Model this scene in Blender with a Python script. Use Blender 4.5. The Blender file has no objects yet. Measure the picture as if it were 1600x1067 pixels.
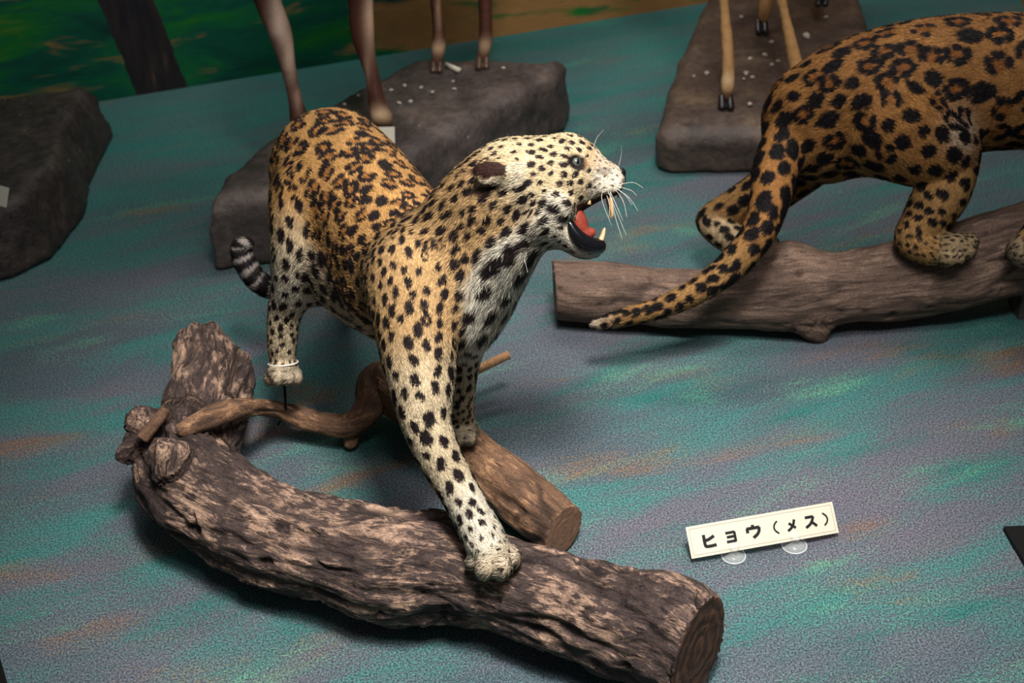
import bpy, math, random
import numpy as np
from mathutils import Matrix, Vector, kdtree

random.seed(7)
RNG = np.random.default_rng(11)
SC = bpy.context.scene
COL = SC.collection

# ------------------------------------------------------------------ camera
W, HH, F = 1600.0, 1067.0, 2000.0
CAMH = 1.5
TH = math.radians(34.0)
RO = math.radians(4.0)
r0 = np.array([1.0, 0, 0]); u0 = np.array([0, math.sin(TH), math.cos(TH)]); FW = np.array([0, math.cos(TH), -math.sin(TH)])
RT = math.cos(RO) * r0 - math.sin(RO) * u0
UP = math.cos(RO) * u0 + math.sin(RO) * r0
CPOS = np.array([0, 0, CAMH])
cam = bpy.data.cameras.new('camera')
cam.sensor_width = 36.0
cam.lens = 36.0 * F / W
cam.clip_start = 0.05
cam.dof.use_dof = True
cam.dof.focus_distance = 1.98
cam.dof.aperture_fstop = 5.0
camo = bpy.data.objects.new('camera', cam)
COL.objects.link(camo)
M = Matrix.Identity(4)
for i in range(3):
    M[i][0] = RT[i]; M[i][1] = UP[i]; M[i][2] = -FW[i]; M[i][3] = CPOS[i]
camo.matrix_world = M
SC.camera = camo

SC.view_settings.view_transform = 'Standard'
SC.view_settings.look = 'None'
SC.view_settings.gamma = 1.0
SC.view_settings.use_curve_mapping = False
SC.view_settings.exposure = 0.1

# ------------------------------------------------------------------ world, lamps of the case, added fill lamps
wd = bpy.data.worlds.new('world'); SC.world = wd; wd.use_nodes = True
wd.node_tree.nodes['Background'].inputs[0].default_value = (0.95, 0.97, 1.0, 1)
wd.node_tree.nodes['Background'].inputs[1].default_value = 0.075

def spot(name, loc, target, power, size, angle, blend, col):
    l = bpy.data.lights.new(name, 'SPOT'); l.energy = power; l.shadow_soft_size = size
    l.spot_size = math.radians(angle); l.spot_blend = blend; l.color = col
    o = bpy.data.objects.new(name, l); COL.objects.link(o); o.location = loc
    o.rotation_euler = (Vector(target) - Vector(loc)).to_track_quat('-Z', 'Y').to_euler()
    return o

def area_lamp(name, loc, target, power, sx, sy, col):
    l = bpy.data.lights.new(name, 'AREA'); l.shape = 'RECTANGLE'; l.size = sx; l.size_y = sy; l.energy = power; l.color = col
    o = bpy.data.objects.new(name, l); COL.objects.link(o); o.location = loc
    o.rotation_euler = (Vector(target) - Vector(loc)).to_track_quat('-Z', 'Y').to_euler()
    return o
spot('overhead_spot', (0.30, 0.85, 2.9), (0.02, 1.50, 0.3), 470, 0.28, 45, 1.0, (1.0, 0.96, 0.90))
area_lamp('case_front_lamp', (0.45, 0.50, 2.55), (0.35, 1.7, 0.1), 26, 1.1, 0.3, (1.0, 0.97, 0.93))
spot('overhead_spot', (0.80, 2.60, 2.9), (0.60, 2.2, 0.1), 58, 0.30, 58, 1.0, (1.0, 0.95, 0.88))
spot('overhead_spot', (0.30, 1.30, 2.9), (0.12, 3.3, 0.35), 125, 0.20, 40, 1.0, (1.0, 0.96, 0.90))  # added unseen fill, brightens the antelope legs, rear rocks and backdrop
area_lamp('backdrop_fill', (0.35, 3.3, 2.55), (0.35, 4.2, 0.0), 32, 1.8, 0.25, (1.0, 0.97, 0.92))  # added unseen area light, put in to brighten the painted wall

# ------------------------------------------------------------------ pixel helpers
def ray(px, py):
    return RT * ((px - W / 2) / F) + UP * ((HH / 2 - py) / F) + FW
def G(px, py, h=0.0):
    d = ray(px, py); t = (CAMH - h) / -d[2]
    return CPOS + d * t
def GD(px, py, h=0.0):
    return (CAMH - h) / -ray(px, py)[2]
def CAM(px, py, D):                       # camera-space point (right, up, depth)
    return np.array([(px - W / 2) / F * D, (HH / 2 - py) / F * D, D])
def c2w(c):
    c = np.asarray(c, dtype=float)
    return CPOS + c[..., 0:1] * RT + c[..., 1:2] * UP + c[..., 2:3] * FW
def c2w_dir(c):
    return c[..., 0:1] * RT + c[..., 1:2] * UP + c[..., 2:3] * FW
def w2c(p):
    q = np.asarray(p, dtype=float) - CPOS
    return np.stack([q @ RT, q @ UP, q @ FW], -1)
def PX(px, py, D):
    return c2w(CAM(px, py, D))

# ------------------------------------------------------------------ noise
def _hash(ix, iy, iz, seed):
    n = (ix * 374761393 + iy * 668265263 + iz * 2147483647 * 3 + seed * 974711) & 0xffffffff
    n = ((n ^ (n >> 13)) * 1274126177) & 0xffffffff
    n = ((n ^ (n >> 16)) * 2246822519) & 0xffffffff
    return ((n ^ (n >> 15)) & 0xffffff) / float(0xffffff)
def vnoise(p, seed=0):
    p = np.asarray(p, dtype=np.float64); i = np.floor(p).astype(np.int64); f = p - i
    f = f * f * (3 - 2 * f); out = 0
    for dx in (0, 1):
        for dy in (0, 1):
            for dz in (0, 1):
                w = (f[:, 0] if dx else 1 - f[:, 0]) * (f[:, 1] if dy else 1 - f[:, 1]) * (f[:, 2] if dz else 1 - f[:, 2])
                out = out + w * _hash(i[:, 0] + dx, i[:, 1] + dy, i[:, 2] + dz, seed)
    return out * 2 - 1
def fbm(p, octs=3, seed=0):
    o = 0; a = 1.0; s = 0
    for k in range(octs):
        o = o + a * vnoise(np.asarray(p) * 2 ** k + 17.3 * k, seed + k); s += a; a *= 0.5
    return o / s

# ------------------------------------------------------------------ signed distance fields
class SDF:
    def __init__(s, lo, hi, h):
        s.lo = np.array(lo, float); s.h = h
        s.n = np.ceil((np.array(hi) - s.lo) / h).astype(int) + 1
        s.ax = [s.lo[i] + h * np.arange(s.n[i]) for i in range(3)]
        s.d = np.full(s.n, 0.2, np.float32)
    def _box(s, lo, hi):
        a = np.clip(np.floor((lo - s.lo) / s.h).astype(int), 0, s.n); b = np.clip(np.ceil((hi - s.lo) / s.h).astype(int) + 1, 0, s.n)
        return tuple(slice(a[i], b[i]) for i in range(3))
    def _put(s, sl, d, k, mode):
        if d.size == 0: return
        o = s.d[sl]
        if mode == 'sub':
            d = -d; hh = np.maximum(k - np.abs(o - d), 0) / k
            s.d[sl] = np.maximum(o, d) + hh * hh * k * 0.25
        else:
            hh = np.maximum(k - np.abs(o - d), 0) / k
            s.d[sl] = np.minimum(o, d) - hh * hh * k * 0.25
    def cone(s, a, b, ra, rb, k=0.015, kd=1.0, mode='add', pad=0.0):
        a = np.array(a, float); b = np.array(b, float); R = max(ra, rb) * max(1, kd) + k + pad + 3 * s.h
        sl = s._box(np.minimum(a, b) - R, np.maximum(a, b) + R)
        x = s.ax[0][sl[0]][:, None, None]; y = s.ax[1][sl[1]][None, :, None]; z = s.ax[2][sl[2]][None, None, :]
        ab = b - a; ab2 = ab.copy(); ab2[2] /= kd; L = max(float(ab2 @ ab2), 1e-12)
        dx = x - a[0]; dy = y - a[1]; dz = (z - a[2]) / kd
        t = np.clip((dx * ab2[0] + dy * ab2[1] + dz * ab2[2]) / L, 0, 1)
        d = np.sqrt((dx - t * ab2[0]) ** 2 + (dy - t * ab2[1]) ** 2 + (dz - t * ab2[2]) ** 2) - (ra + t * (rb - ra))
        s._put(sl, d.astype(np.float32), k, mode)
    def chain(s, sp, k=0.015, kd=1.0):         # a limb: plain union along itself, soft union with the rest
        kd = np.broadcast_to(np.asarray(kd, float), (len(sp),))
        R = (sp[:, 3] * np.maximum(1, kd)).max() + k + 4 * s.h
        sl = s._box(sp[:, :3].min(0) - R, sp[:, :3].max(0) + R)
        t = SDF.__new__(SDF); t.h = s.h; t.ax = [s.ax[i][sl[i]] for i in range(3)]; t.lo = np.array([a[0] for a in t.ax]); t.n = np.array([len(a) for a in t.ax])
        t.d = np.full(t.n, 1.0, np.float32)
        for i in range(max(len(sp) - 1, 1)):
            j = min(i + 1, len(sp) - 1)
            t.cone(sp[i, :3], sp[j, :3] + (1e-6 if i == j else 0), sp[i, 3], sp[j, 3], 1e-5, 0.5 * (kd[i] + kd[j]), 'add', k)
        s._put(sl, t.d, k, 'add')
    def ell(s, c, R3, rot=0.0, k=0.01, mode='add'):
        c = np.array(c, float); m = max(R3); R = m + k + 3 * s.h
        sl = s._box(c - R, c + R)
        x = s.ax[0][sl[0]][:, None, None] - c[0]; y = s.ax[1][sl[1]][None, :, None] - c[1]; z = s.ax[2][sl[2]][None, None, :] - c[2]
        cr, sr = math.cos(rot), math.sin(rot)
        X = (x * cr + y * sr) / R3[0]; Y = (-x * sr + y * cr) / R3[1]; Z = z / R3[2]
        q = np.sqrt(X * X + Y * Y + Z * Z)
        g = np.sqrt((X / R3[0]) ** 2 + (Y / R3[1]) ** 2 + (Z / R3[2]) ** 2) + 1e-9
        d = q * (q - 1) / g
        s._put(sl, d.astype(np.float32), k, mode)
    def cut(s, c, n, R):                   # flatten everything beyond a plane, near c
        c = np.array(c, float); n = np.array(n, float); n /= np.linalg.norm(n)
        sl = s._box(c - R, c + R)
        x = s.ax[0][sl[0]][:, None, None] - c[0]; y = s.ax[1][sl[1]][None, :, None] - c[1]; z = s.ax[2][sl[2]][None, None, :] - c[2]
        s.d[sl] = np.maximum(s.d[sl], (x * n[0] + y * n[1] + z * n[2]).astype(np.float32))
    def mesh(s):
        D = s.d; ins = D < 0
        c = [ins[i:ins.shape[0] - 1 + i, j:ins.shape[1] - 1 + j, k:ins.shape[2] - 1 + k] for i in (0, 1) for j in (0, 1) for k in (0, 1)]
        sm = sum(a.astype(np.uint8) for a in c)
        act = np.argwhere((sm > 0) & (sm < 8))
        off = [(i, j, k) for i in (0, 1) for j in (0, 1) for k in (0, 1)]
        val = [D[act[:, 0] + o[0], act[:, 1] + o[1], act[:, 2] + o[2]].astype(float) for o in off]
        pos = np.zeros((len(act), 3)); cnt = np.zeros(len(act))
        for a in range(8):
            for b in range(a + 1, 8):
                if sum(abs(off[a][q] - off[b][q]) for q in range(3)) != 1: continue
                m = (val[a] < 0) != (val[b] < 0)
                t = val[a][m] / (val[a][m] - val[b][m])
                pos[m] += np.array(off[a]) + t[:, None] * (np.array(off[b]) - np.array(off[a])); cnt[m] += 1
        V = s.lo + s.h * (act + pos / cnt[:, None])
        idx = np.full(sm.shape, -1, np.int64); idx[act[:, 0], act[:, 1], act[:, 2]] = np.arange(len(act))
        Q = []
        for ax in range(3):
            sh = [slice(None)] * 3; sh2 = [slice(None)] * 3
            sh[ax] = slice(0, -1); sh2[ax] = slice(1, None)
            A = ins[tuple(sh)]; B = ins[tuple(sh2)]
            e = np.argwhere(A != B); u, v = (ax + 1) % 3, (ax + 2) % 3
            ok = (e[:, u] > 0) & (e[:, v] > 0) & (e[:, u] < ins.shape[u] - 1) & (e[:, v] < ins.shape[v] - 1); e = e[ok]
            def cell(du, dv):
                q = e.copy(); q[:, u] -= du; q[:, v] -= dv
                return idx[q[:, 0], q[:, 1], q[:, 2]]
            q = np.stack([cell(1, 1), cell(0, 1), cell(0, 0), cell(1, 0)], 1)
            fl = ~A[e[:, 0], e[:, 1], e[:, 2]]
            q[fl] = q[fl][:, ::-1]; Q.append(q)
        return V, np.concatenate(Q)

def vnormals(V, Q):
    n = np.cross(V[Q[:, 2]] - V[Q[:, 0]], V[Q[:, 3]] - V[Q[:, 1]])
    N = np.zeros_like(V)
    for k in range(4): np.add.at(N, Q[:, k], n)
    return N / (np.linalg.norm(N, axis=1, keepdims=True) + 1e-12)
def lap(A, Q, it):
    A = np.array(A, float); one = A.ndim == 1
    if one: A = A[:, None]
    cnt = np.zeros(len(A))
    for k in range(4): np.add.at(cnt, Q[:, k], 2)
    for _ in range(it):
        S = np.zeros_like(A)
        for k in range(4):
            np.add.at(S, Q[:, k], A[Q[:, (k + 1) % 4]] + A[Q[:, (k + 3) % 4]])
        A = 0.5 * A + 0.5 * S / np.maximum(cnt, 1)[:, None]
    return A[:, 0] if one else A

# ------------------------------------------------------------------ object helpers
def tag(o, label=None, cat=None, group=None, kind=None):
    if label: o['label'] = label
    if cat: o['category'] = cat
    if group: o['group'] = group
    if kind: o['kind'] = kind
    return o
def empty(name, loc, label, cat, group=None):
    o = bpy.data.objects.new(name, None); COL.objects.link(o); o.location = tuple(loc); o.empty_display_size = 0.05
    return tag(o, label, cat, group)
def mobj(name, V, Fc, mat, parent=None, smooth=True, attrs=None):
    V = np.asarray(V, float)
    org = np.zeros(3); q = parent
    while q is not None: org = org + np.array(q.location); q = q.parent
    me = bpy.data.meshes.new(name)
    if isinstance(Fc, np.ndarray):
        k = Fc.shape[1]
        me.vertices.add(len(V)); me.vertices.foreach_set('co', (V - org).astype(np.float32).ravel())
        me.loops.add(Fc.size); me.loops.foreach_set('vertex_index', Fc.astype(np.int32).ravel())
        me.polygons.add(len(Fc)); me.polygons.foreach_set('loop_start', (np.arange(len(Fc)) * k).astype(np.int32))
        me.polygons.foreach_set('loop_total', np.full(len(Fc), k, np.int32))
    else:
        me.from_pydata([tuple(v) for v in (V - org)], [], Fc)
    me.update(calc_edges=True)
    if smooth: me.polygons.foreach_set('use_smooth', np.ones(len(me.polygons), bool))
    for nm, a in (attrs or {}).items():
        a = np.asarray(a, np.float32)
        if nm == 'Col':
            at = me.attributes.new(nm, 'FLOAT_COLOR', 'POINT'); b = np.ones((len(V), 4), np.float32); b[:, :3] = a; at.data.foreach_set('color', b.ravel())
        else:
            at = me.attributes.new(nm, 'FLOAT_VECTOR', 'POINT'); at.data.foreach_set('vector', a.ravel())
    me.validate()
    if mat: me.materials.append(mat)
    o = bpy.data.objects.new(name, me); COL.objects.link(o)
    if parent is not None: o.parent = parent
    return o
def ico(sub=2):
    import bmesh
    bm = bmesh.new(); bmesh.ops.create_icosphere(bm, subdivisions=sub, radius=1)
    V = np.array([v.co[:] for v in bm.verts]); Fc = np.array([[v.index for v in f.verts] for f in bm.faces]); bm.free()
    return V, Fc
def tube(P, R, seg=10, cap=True):
    P = np.asarray(P, float); n = len(P); R = np.broadcast_to(np.asarray(R, float), (n,))
    V = []; Fc = []
    t0 = P[1] - P[0]; ref = np.array([0, 0, 1.0]) if abs(t0[2]) < 0.8 * np.linalg.norm(t0) else np.array([1.0, 0, 0])
    for i in range(n):
        t = P[min(i + 1, n - 1)] - P[max(i - 1, 0)]; t = t / np.linalg.norm(t)
        a = np.cross(ref, t); a /= np.linalg.norm(a); b = np.cross(t, a); ref = np.cross(t, a) if False else ref
        for k in range(seg):
            an = 2 * math.pi * k / seg
            V.append(P[i] + R[i] * (math.cos(an) * a + math.sin(an) * b))
    for i in range(n - 1):
        for k in range(seg):
            k2 = (k + 1) % seg
            Fc.append((i * seg + k, i * seg + k2, (i + 1) * seg + k2, (i + 1) * seg + k))
    if cap:
        Fc.append(tuple(range(seg - 1, -1, -1))); Fc.append(tuple((n - 1) * seg + k for k in range(seg)))
    return np.array(V), Fc
def spline(P, m=8):
    P = np.asarray(P, float); n = len(P); out = []
    for i in range(n - 1):
        p0, p1, p2, p3 = P[max(i - 1, 0)], P[i], P[i + 1], P[min(i + 2, n - 1)]
        for k in range(m):
            t = k / m
            out.append(0.5 * ((2 * p1) + (-p0 + p2) * t + (2 * p0 - 5 * p1 + 4 * p2 - p3) * t * t + (-p0 + 3 * p1 - 3 * p2 + p3) * t ** 3))
    out.append(P[-1]); return np.array(out)
def s2l(*c):                               # 0..255 sRGB to linear
    c = np.array(c, float) / 255.0
    return np.where(c <= 0.04045, c / 12.92, ((c + 0.055) / 1.055) ** 2.4)

# ------------------------------------------------------------------ materials
class NT:
    def __init__(s, name):
        s.m = bpy.data.materials.new(name); s.m.use_nodes = True; s.t = s.m.node_tree
        s.b = s.t.nodes['Principled BSDF']
    def n(s, typ, **kw):
        o = s.t.nodes.new(typ)
        for k, v in kw.items(): setattr(o, k, v)
        return o
    def l(s, a, b): s.t.links.new(a, b)
    def val(s, o, name, v):
        o.inputs[name].default_value = v
    def noise(s, vec, scale, detail=4, rough=0.6, dist=0.0):
        o = s.n('ShaderNodeTexNoise'); o.inputs['Scale'].default_value = scale; o.inputs['Detail'].default_value = detail
        o.inputs['Roughness'].default_value = rough; o.inputs['Distortion'].default_value = dist
        if vec is not None: s.l(vec, o.inputs['Vector'])
        return o.outputs['Fac']
    def mapping(s, vec, scale=(1, 1, 1), rot=(0, 0, 0), loc=(0, 0, 0)):
        o = s.n('ShaderNodeMapping'); o.inputs['Scale'].default_value = scale; o.inputs['Rotation'].default_value = rot; o.inputs['Location'].default_value = loc
        s.l(vec, o.inputs['Vector']); return o.outputs['Vector']
    def ramp(s, fac, stops):
        o = s.n('ShaderNodeValToRGB'); e = o.color_ramp.elements
        while len(e) < len(stops): e.new(0.5)
        for q, (p, c) in zip(e, stops):
            q.position = p; q.color = (*c, 1) if len(c) == 3 else c
        s.l(fac, o.inputs['Fac']); return o.outputs['Color']
    def mix(s, fac, a, b, mode='MIX'):
        o = s.n('ShaderNodeMix', data_type='RGBA', blend_type=mode)
        for sock, v in ((o.inputs[0], fac), (o.inputs[6], a), (o.inputs[7], b)):
            if hasattr(v, 'is_linked'): s.l(v, sock)
            elif isinstance(v, (int, float)): sock.default_value = v
            else: sock.default_value = (*v, 1)
        return o.outputs[2]
    def math(s, op, a, b=0.0):
        o = s.n('ShaderNodeMath', operation=op)
        for sock, v in ((o.inputs[0], a), (o.inputs[1], b)):
            if hasattr(v, 'is_linked'): s.l(v, sock)
            else: sock.default_value = v
        return o.outputs[0]
    def sstep(s, x, lo, hi):
        o = s.n('ShaderNodeMapRange', interpolation_type='SMOOTHSTEP')
        o.inputs['From Min'].default_value = lo; o.inputs['From Max'].default_value = hi
        s.l(x, o.inputs['Value']); return o.outputs['Result']
    def bump(s, h, strength=0.4, dist=0.003, normal=None):
        o = s.n('ShaderNodeBump'); o.inputs['Strength'].default_value = strength; o.inputs['Distance'].default_value = dist
        s.l(h, o.inputs['Height']); s.l(o.outputs['Normal'], s.b.inputs['Normal']); return o
    def coords(s): return s.n('ShaderNodeTexCoord').outputs['Object']
    def geo(s): return s.n('ShaderNodeNewGeometry').outputs['Position']
    def attr(s, name):
        return s.n('ShaderNodeAttribute', attribute_name=name)
    def fin(s, color=None, rough=0.8, spec=0.3):
        if color is not None:
            if hasattr(color, 'is_linked'): s.l(color, s.b.inputs['Base Color'])
            else: s.b.inputs['Base Color'].default_value = (*color, 1)
        if hasattr(rough, 'is_linked'): s.l(rough, s.b.inputs['Roughness'])
        else: s.b.inputs['Roughness'].default_value = rough
        s.b.inputs['Specular IOR Level'].default_value = spec
        return s.m

# direction of the back wall on the floor
WA = G(205, 150); WB = G(900, 37)
wdir = (WB - WA); wdir[2] = 0; wdir /= np.linalg.norm(wdir)
wnrm = np.array([wdir[1], -wdir[0], 0])            # towards the viewer
WANG = math.atan2(wdir[1], wdir[0])

def mat_carpet():
    m = NT('painted_felt'); g = m.geo()
    v = m.mapping(g, rot=(0, 0, -WANG - 0.04))
    sp = m.noise(g, 300, 2, 0.8)
    sp2 = m.noise(g, 150, 3, 0.7)
    jit = m.math('MULTIPLY', m.math('SUBTRACT', sp2, 0.5), 0.42)          # sprayed paint catches fibre by fibre
    def spray(loc, sc, scale, lo, hi, amt, dist=0.4):
        n = m.noise(m.mapping(v, scale=sc, loc=loc), scale, 5, 0.58, dist)
        return m.math('MULTIPLY', m.sstep(m.math('ADD', n, jit), lo, hi), amt)
    big = m.noise(m.mapping(v, scale=(0.8, 2.2, 1), loc=(1.7, 0.3, 0)), 1.3, 4, 0.6)
    c = m.ramp(big, [(0.35, s2l(78, 98, 104)), (0.5, s2l(96, 104, 112)), (0.65, s2l(106, 105, 115))])
    c = m.mix(spray((0, 0, 0), (1.2, 4.2, 1), 1.7, 0.42, 0.68, 0.85), c, s2l(64, 126, 120))
    c = m.mix(spray((5, 3, 0), (1.4, 5.0, 1), 1.9, 0.54, 0.76, 0.65), c, s2l(28, 112, 102))
    c = m.mix(spray((4, 2, 0), (1.5, 5.0, 1), 1.8, 0.57, 0.82, 0.75), c, s2l(98, 166, 130))
    c = m.mix(spray((9.3, 5.1, 0), (1.6, 5.0, 1), 1.6, 0.57, 0.76, 0.75), c, s2l(136, 104, 78))
    dw = m.n('ShaderNodeVectorMath', operation='DOT_PRODUCT'); m.l(g, dw.inputs[0]); dw.inputs[1].default_value = tuple(wnrm)
    far = m.math('SUBTRACT', dw.outputs['Value'], float(WA @ wnrm))       # metres in front of the wall
    near = m.math('SUBTRACT', 1.0, m.sstep(m.math('ADD', far, m.math('MULTIPLY', jit, 2.0)), 0.0, 1.5))
    c = m.mix(m.math('MULTIPLY', near, 0.6), c, s2l(48, 118, 110))
    f = m.ramp(sp, [(0.37, (0.19, 0.185, 0.20)), (0.5, (0.78, 0.75, 0.78)), (0.63, (1.6, 1.55, 1.6))])
    c = m.mix(0.85, c, f, 'MULTIPLY')
    fl = m.sstep(m.noise(g, 33, 2, 0.5), 0.79, 0.81)
    c = m.mix(fl, c, s2l(130, 190, 185))
    m.bump(sp, 0.3, 0.002)
    return m.fin(c, 0.95, 0.1)

def mat_backdrop():
    m = NT('painted_backdrop'); co = m.coords()      # local: x along the wall, z up
    a = m.noise(m.mapping(co, scale=(1.0, 1, 4.0)), 1.7, 5, 0.6, 0.8)
    c = m.ramp(a, [(0.30, s2l(4, 52, 48)), (0.45, s2l(6, 88, 66)), (0.57, s2l(20, 112, 44)), (0.70, s2l(84, 124, 40))])
    o = m.noise(m.mapping(co, scale=(1.3, 1, 5.5), loc=(3.1, 0, 7.7)), 1.8, 4, 0.6, 0.5)
    sx = m.n('ShaderNodeSeparateXYZ'); m.l(co, sx.inputs[0])
    right = m.sstep(sx.outputs['X'], 0.55, 1.05)
    oo = m.math('ADD', o, m.math('MULTIPLY', right, 0.22))
    c = m.mix(m.sstep(oo, 0.56, 0.68), c, s2l(158, 116, 70))
    fine = m.noise(m.mapping(co, scale=(6, 1, 70)), 3, 3, 0.6)
    c = m.mix(0.35, c, m.ramp(fine, [(0.3, (0.4, 0.4, 0.4)), (0.7, (1.5, 1.5, 1.5))]), 'MULTIPLY')
    # painted tree trunk, leaning
    xs = m.math('ADD', sx.outputs['X'], m.math('MULTIPLY', sx.outputs['Z'], 0.14))
    xs = m.math('ADD', xs, m.math('MULTIPLY', m.math('SUBTRACT', m.noise(m.mapping(co, scale=(1, 1, 3)), 4, 2), 0.5), 0.03))
    tl = m.math('SUBTRACT', 1.0, m.sstep(m.math('ABSOLUTE', m.math('SUBTRACT', xs, 0.06)), 0.074, 0.080))
    tw = m.noise(m.mapping(co, scale=(12, 1, 2)), 3, 4, 0.6)
    c = m.mix(tl, c, m.ramp(tw, [(0.3, s2l(24, 24, 34)), (0.6, s2l(50, 42, 42)), (0.78, s2l(92, 72, 56))]))
    return m.fin(c, 0.6, 0.3)

def mat_rock(name, c0, c1, c2):
    m = NT(name); g = m.geo()
    a = m.noise(g, 7, 6, 0.6, 0.4); b = m.noise(g, 45, 5, 0.7)
    c = m.ramp(a, [(0.3, c0), (0.55, c1), (0.75, c2)])
    c = m.mix(0.7, c, m.ramp(b, [(0.3, (0.55,) * 3), (0.7, (1.5,) * 3)]), 'MULTIPLY')
    c = m.mix(m.sstep(m.noise(g, 60, 2, 0.4), 0.74, 0.8), c, s2l(150, 135, 120))
    h = m.math('ADD', m.math('MULTIPLY', a, 0.6), b)
    m.bump(h, 0.5, 0.012)
    return m.fin(c, m.ramp(b, [(0.3, (0.35,) * 3), (0.7, (0.65,) * 3)]), 0.4)

def mat_wood(name, dark, mid, light, stretch=6.0, bump=0.8, lt=(0.56, 0.70), scale=1.0, patch=None, wearamt=0.8):
    m = NT(name); at = m.attr('grain').outputs['Vector']
    v = m.mapping(at, scale=(1, 1, 1 / stretch))
    a = m.noise(v, 40 * scale, 6, 0.65, 1.4)
    b = m.noise(v, 130 * scale, 5, 0.7, 0.8)
    big = m.noise(at, 9, 4, 0.6, 0.3)
    mx = m.math('ADD', m.math('MULTIPLY', a, 0.55), m.math('ADD', m.math('MULTIPLY', b, 0.25), m.math('MULTIPLY', big, 0.20)))
    c = m.ramp(mx, [(0.36, dark), (0.50, mid), (lt[0], mid), (lt[1], light)])
    rg = m.attr('ridge').outputs['Vector']; sr = m.n('ShaderNodeSeparateXYZ'); m.l(rg, sr.inputs[0])
    wear = m.math('MULTIPLY', m.sstep(sr.outputs['X'], 0.15, 0.75), m.sstep(m.math('ADD', m.math('MULTIPLY', b, 0.6), m.math('MULTIPLY', big, 0.6)), 0.58, 0.72))
    c = m.mix(m.math('MULTIPLY', wear, wearamt), c, light)
    c = m.mix(m.math('MULTIPLY', m.sstep(sr.outputs['Y'], 0.1, 0.9), 0.75), c, dark)
    if patch is not None:
        c = m.mix(m.sstep(m.noise(at, 6, 4, 0.6, 0.5), 0.52, 0.66), c, m.mix(0.6, c, patch))
    sp = m.noise(at, 300, 3, 0.7)
    c = m.mix(0.8, c, m.ramp(sp, [(0.3, (0.5,) * 3), (0.7, (1.5,) * 3)]), 'MULTIPLY')
    h = m.math('ADD', m.math('MULTIPLY', a, 1.0), m.math('MULTIPLY', b, 0.5))
    m.bump(h, bump, 0.012)
    return m.fin(c, 0.8, 0.25)

def mat_cut(name, c0, c1, rings=70, amt=0.6):
    m = NT(name); at = m.attr('grain').outputs['Vector']
    w = m.n('ShaderNodeTexWave', wave_type='RINGS', rings_direction='Z'); w.inputs['Scale'].default_value = rings / 3; w.inputs['Distortion'].default_value = 6.0
    w.inputs['Detail'].default_value = 3; w.inputs['Detail Scale'].default_value = 2
    m.l(at, w.inputs['Vector'])
    n = m.noise(at, 60, 5, 0.7)
    c = m.mix(m.math('MULTIPLY', w.outputs['Fac'], amt), c0, c1)
    c = m.mix(0.7, c, m.ramp(n, [(0.3, (0.55,) * 3), (0.7, (1.35,) * 3)]), 'MULTIPLY')
    m.bump(m.math('ADD', m.math('MULTIPLY', w.outputs['Fac'], amt), n), 0.4, 0.003)
    return m.fin(c, 0.75, 0.2)

def mat_col(name, rough=0.75, spec=0.2, fur=False, speck=None):
    m = NT(name); c = m.attr('Col').outputs['Color']
    if fur:
        m.l(m.attr('nrm').outputs['Vector'], m.b.inputs['Normal'])
    else:
        n = m.noise(m.geo(), 400, 3, 0.7)
        c = m.mix(0.6, c, m.ramp(n, [(0.3, (0.6,) * 3), (0.7, (1.4,) * 3)]), 'MULTIPLY'); m.bump(n, 0.3, 0.002)
    return m.fin(c, rough, spec)
def mat_plain(name, c, rough=0.5, spec=0.4, var=0.25, scale=120):
    m = NT(name)
    n = m.noise(m.geo(), scale, 3, 0.6)
    k = m.mix(1.0, c, m.ramp(n, [(0.3, (1 - var,) * 3), (0.7, (1 + var,) * 3)]), 'MULTIPLY')
    m.bump(n, 0.1, 0.001)
    return m.fin(k, rough, spec)

M_CARPET = mat_carpet(); M_BACK = mat_backdrop()
M_ROCK = mat_rock('dark_rock', s2l(52, 45, 44), s2l(84, 74, 71), s2l(112, 98, 90))
M_ROCK0 = mat_rock('dark_rock_shaded', s2l(34, 29, 28), s2l(52, 45, 43), s2l(72, 62, 56))  # same rock as dark_rock, with the shade at the left put into its colour
M_ROCK2 = mat_rock('brown_rock', s2l(62, 53, 50), s2l(90, 76, 68), s2l(118, 98, 78))
M_LOG = mat_wood('weathered_bark', s2l(30, 24, 25), s2l(78, 64, 61), s2l(202, 166, 142), 4.0, 1.0, lt=(0.56, 0.72))
M_LOGCUT = mat_cut('dark_sawn_end', s2l(62, 46, 38), s2l(104, 74, 56), 40, 0.6)
M_BR = mat_wood('smooth_branch_bark', s2l(54, 42, 36), s2l(112, 84, 66), s2l(180, 138, 102), 5.0, 0.5, patch=s2l(66, 52, 48))
M_BRCUT = mat_cut('pale_sawn_end', s2l(132, 100, 80), s2l(112, 82, 64), 70, 0.25)
M_TWIG = mat_wood('peeled_twig', s2l(150, 110, 78), s2l(190, 146, 108), s2l(214, 172, 130), 9.0, 0.2)
M_JLOG = mat_wood('grey_brown_log', s2l(62, 50, 45), s2l(112, 91, 80), s2l(160, 132, 114), 9.0, 0.7)
M_JCUT = mat_cut('brown_sawn_end', s2l(96, 72, 58), s2l(140, 108, 84))
M_FUR = mat_col('leopard_fur', 0.65, 0.25, fur=True)
M_SKIN = mat_col('leopard_hide', 0.85, 0.1)
M_HAIRY = mat_col('antelope_coat', 0.55, 0.35)
M_HOOF = mat_plain('hoof_horn', s2l(30, 26, 28), 0.25, 0.5)
M_HOOFB = mat_plain('brown_hoof_horn', s2l(84, 62, 50), 0.22, 0.6)
M_WHITE = mat_plain('white_card', s2l(216, 210, 192), 0.5, 0.3, 0.03)
M_INK = mat_plain('black_ink', s2l(28, 28, 30), 0.6, 0.2, 0.05)
M_RULE = mat_plain('thin_rule_ink', s2l(176, 156, 140), 0.6, 0.2, 0.05)
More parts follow.
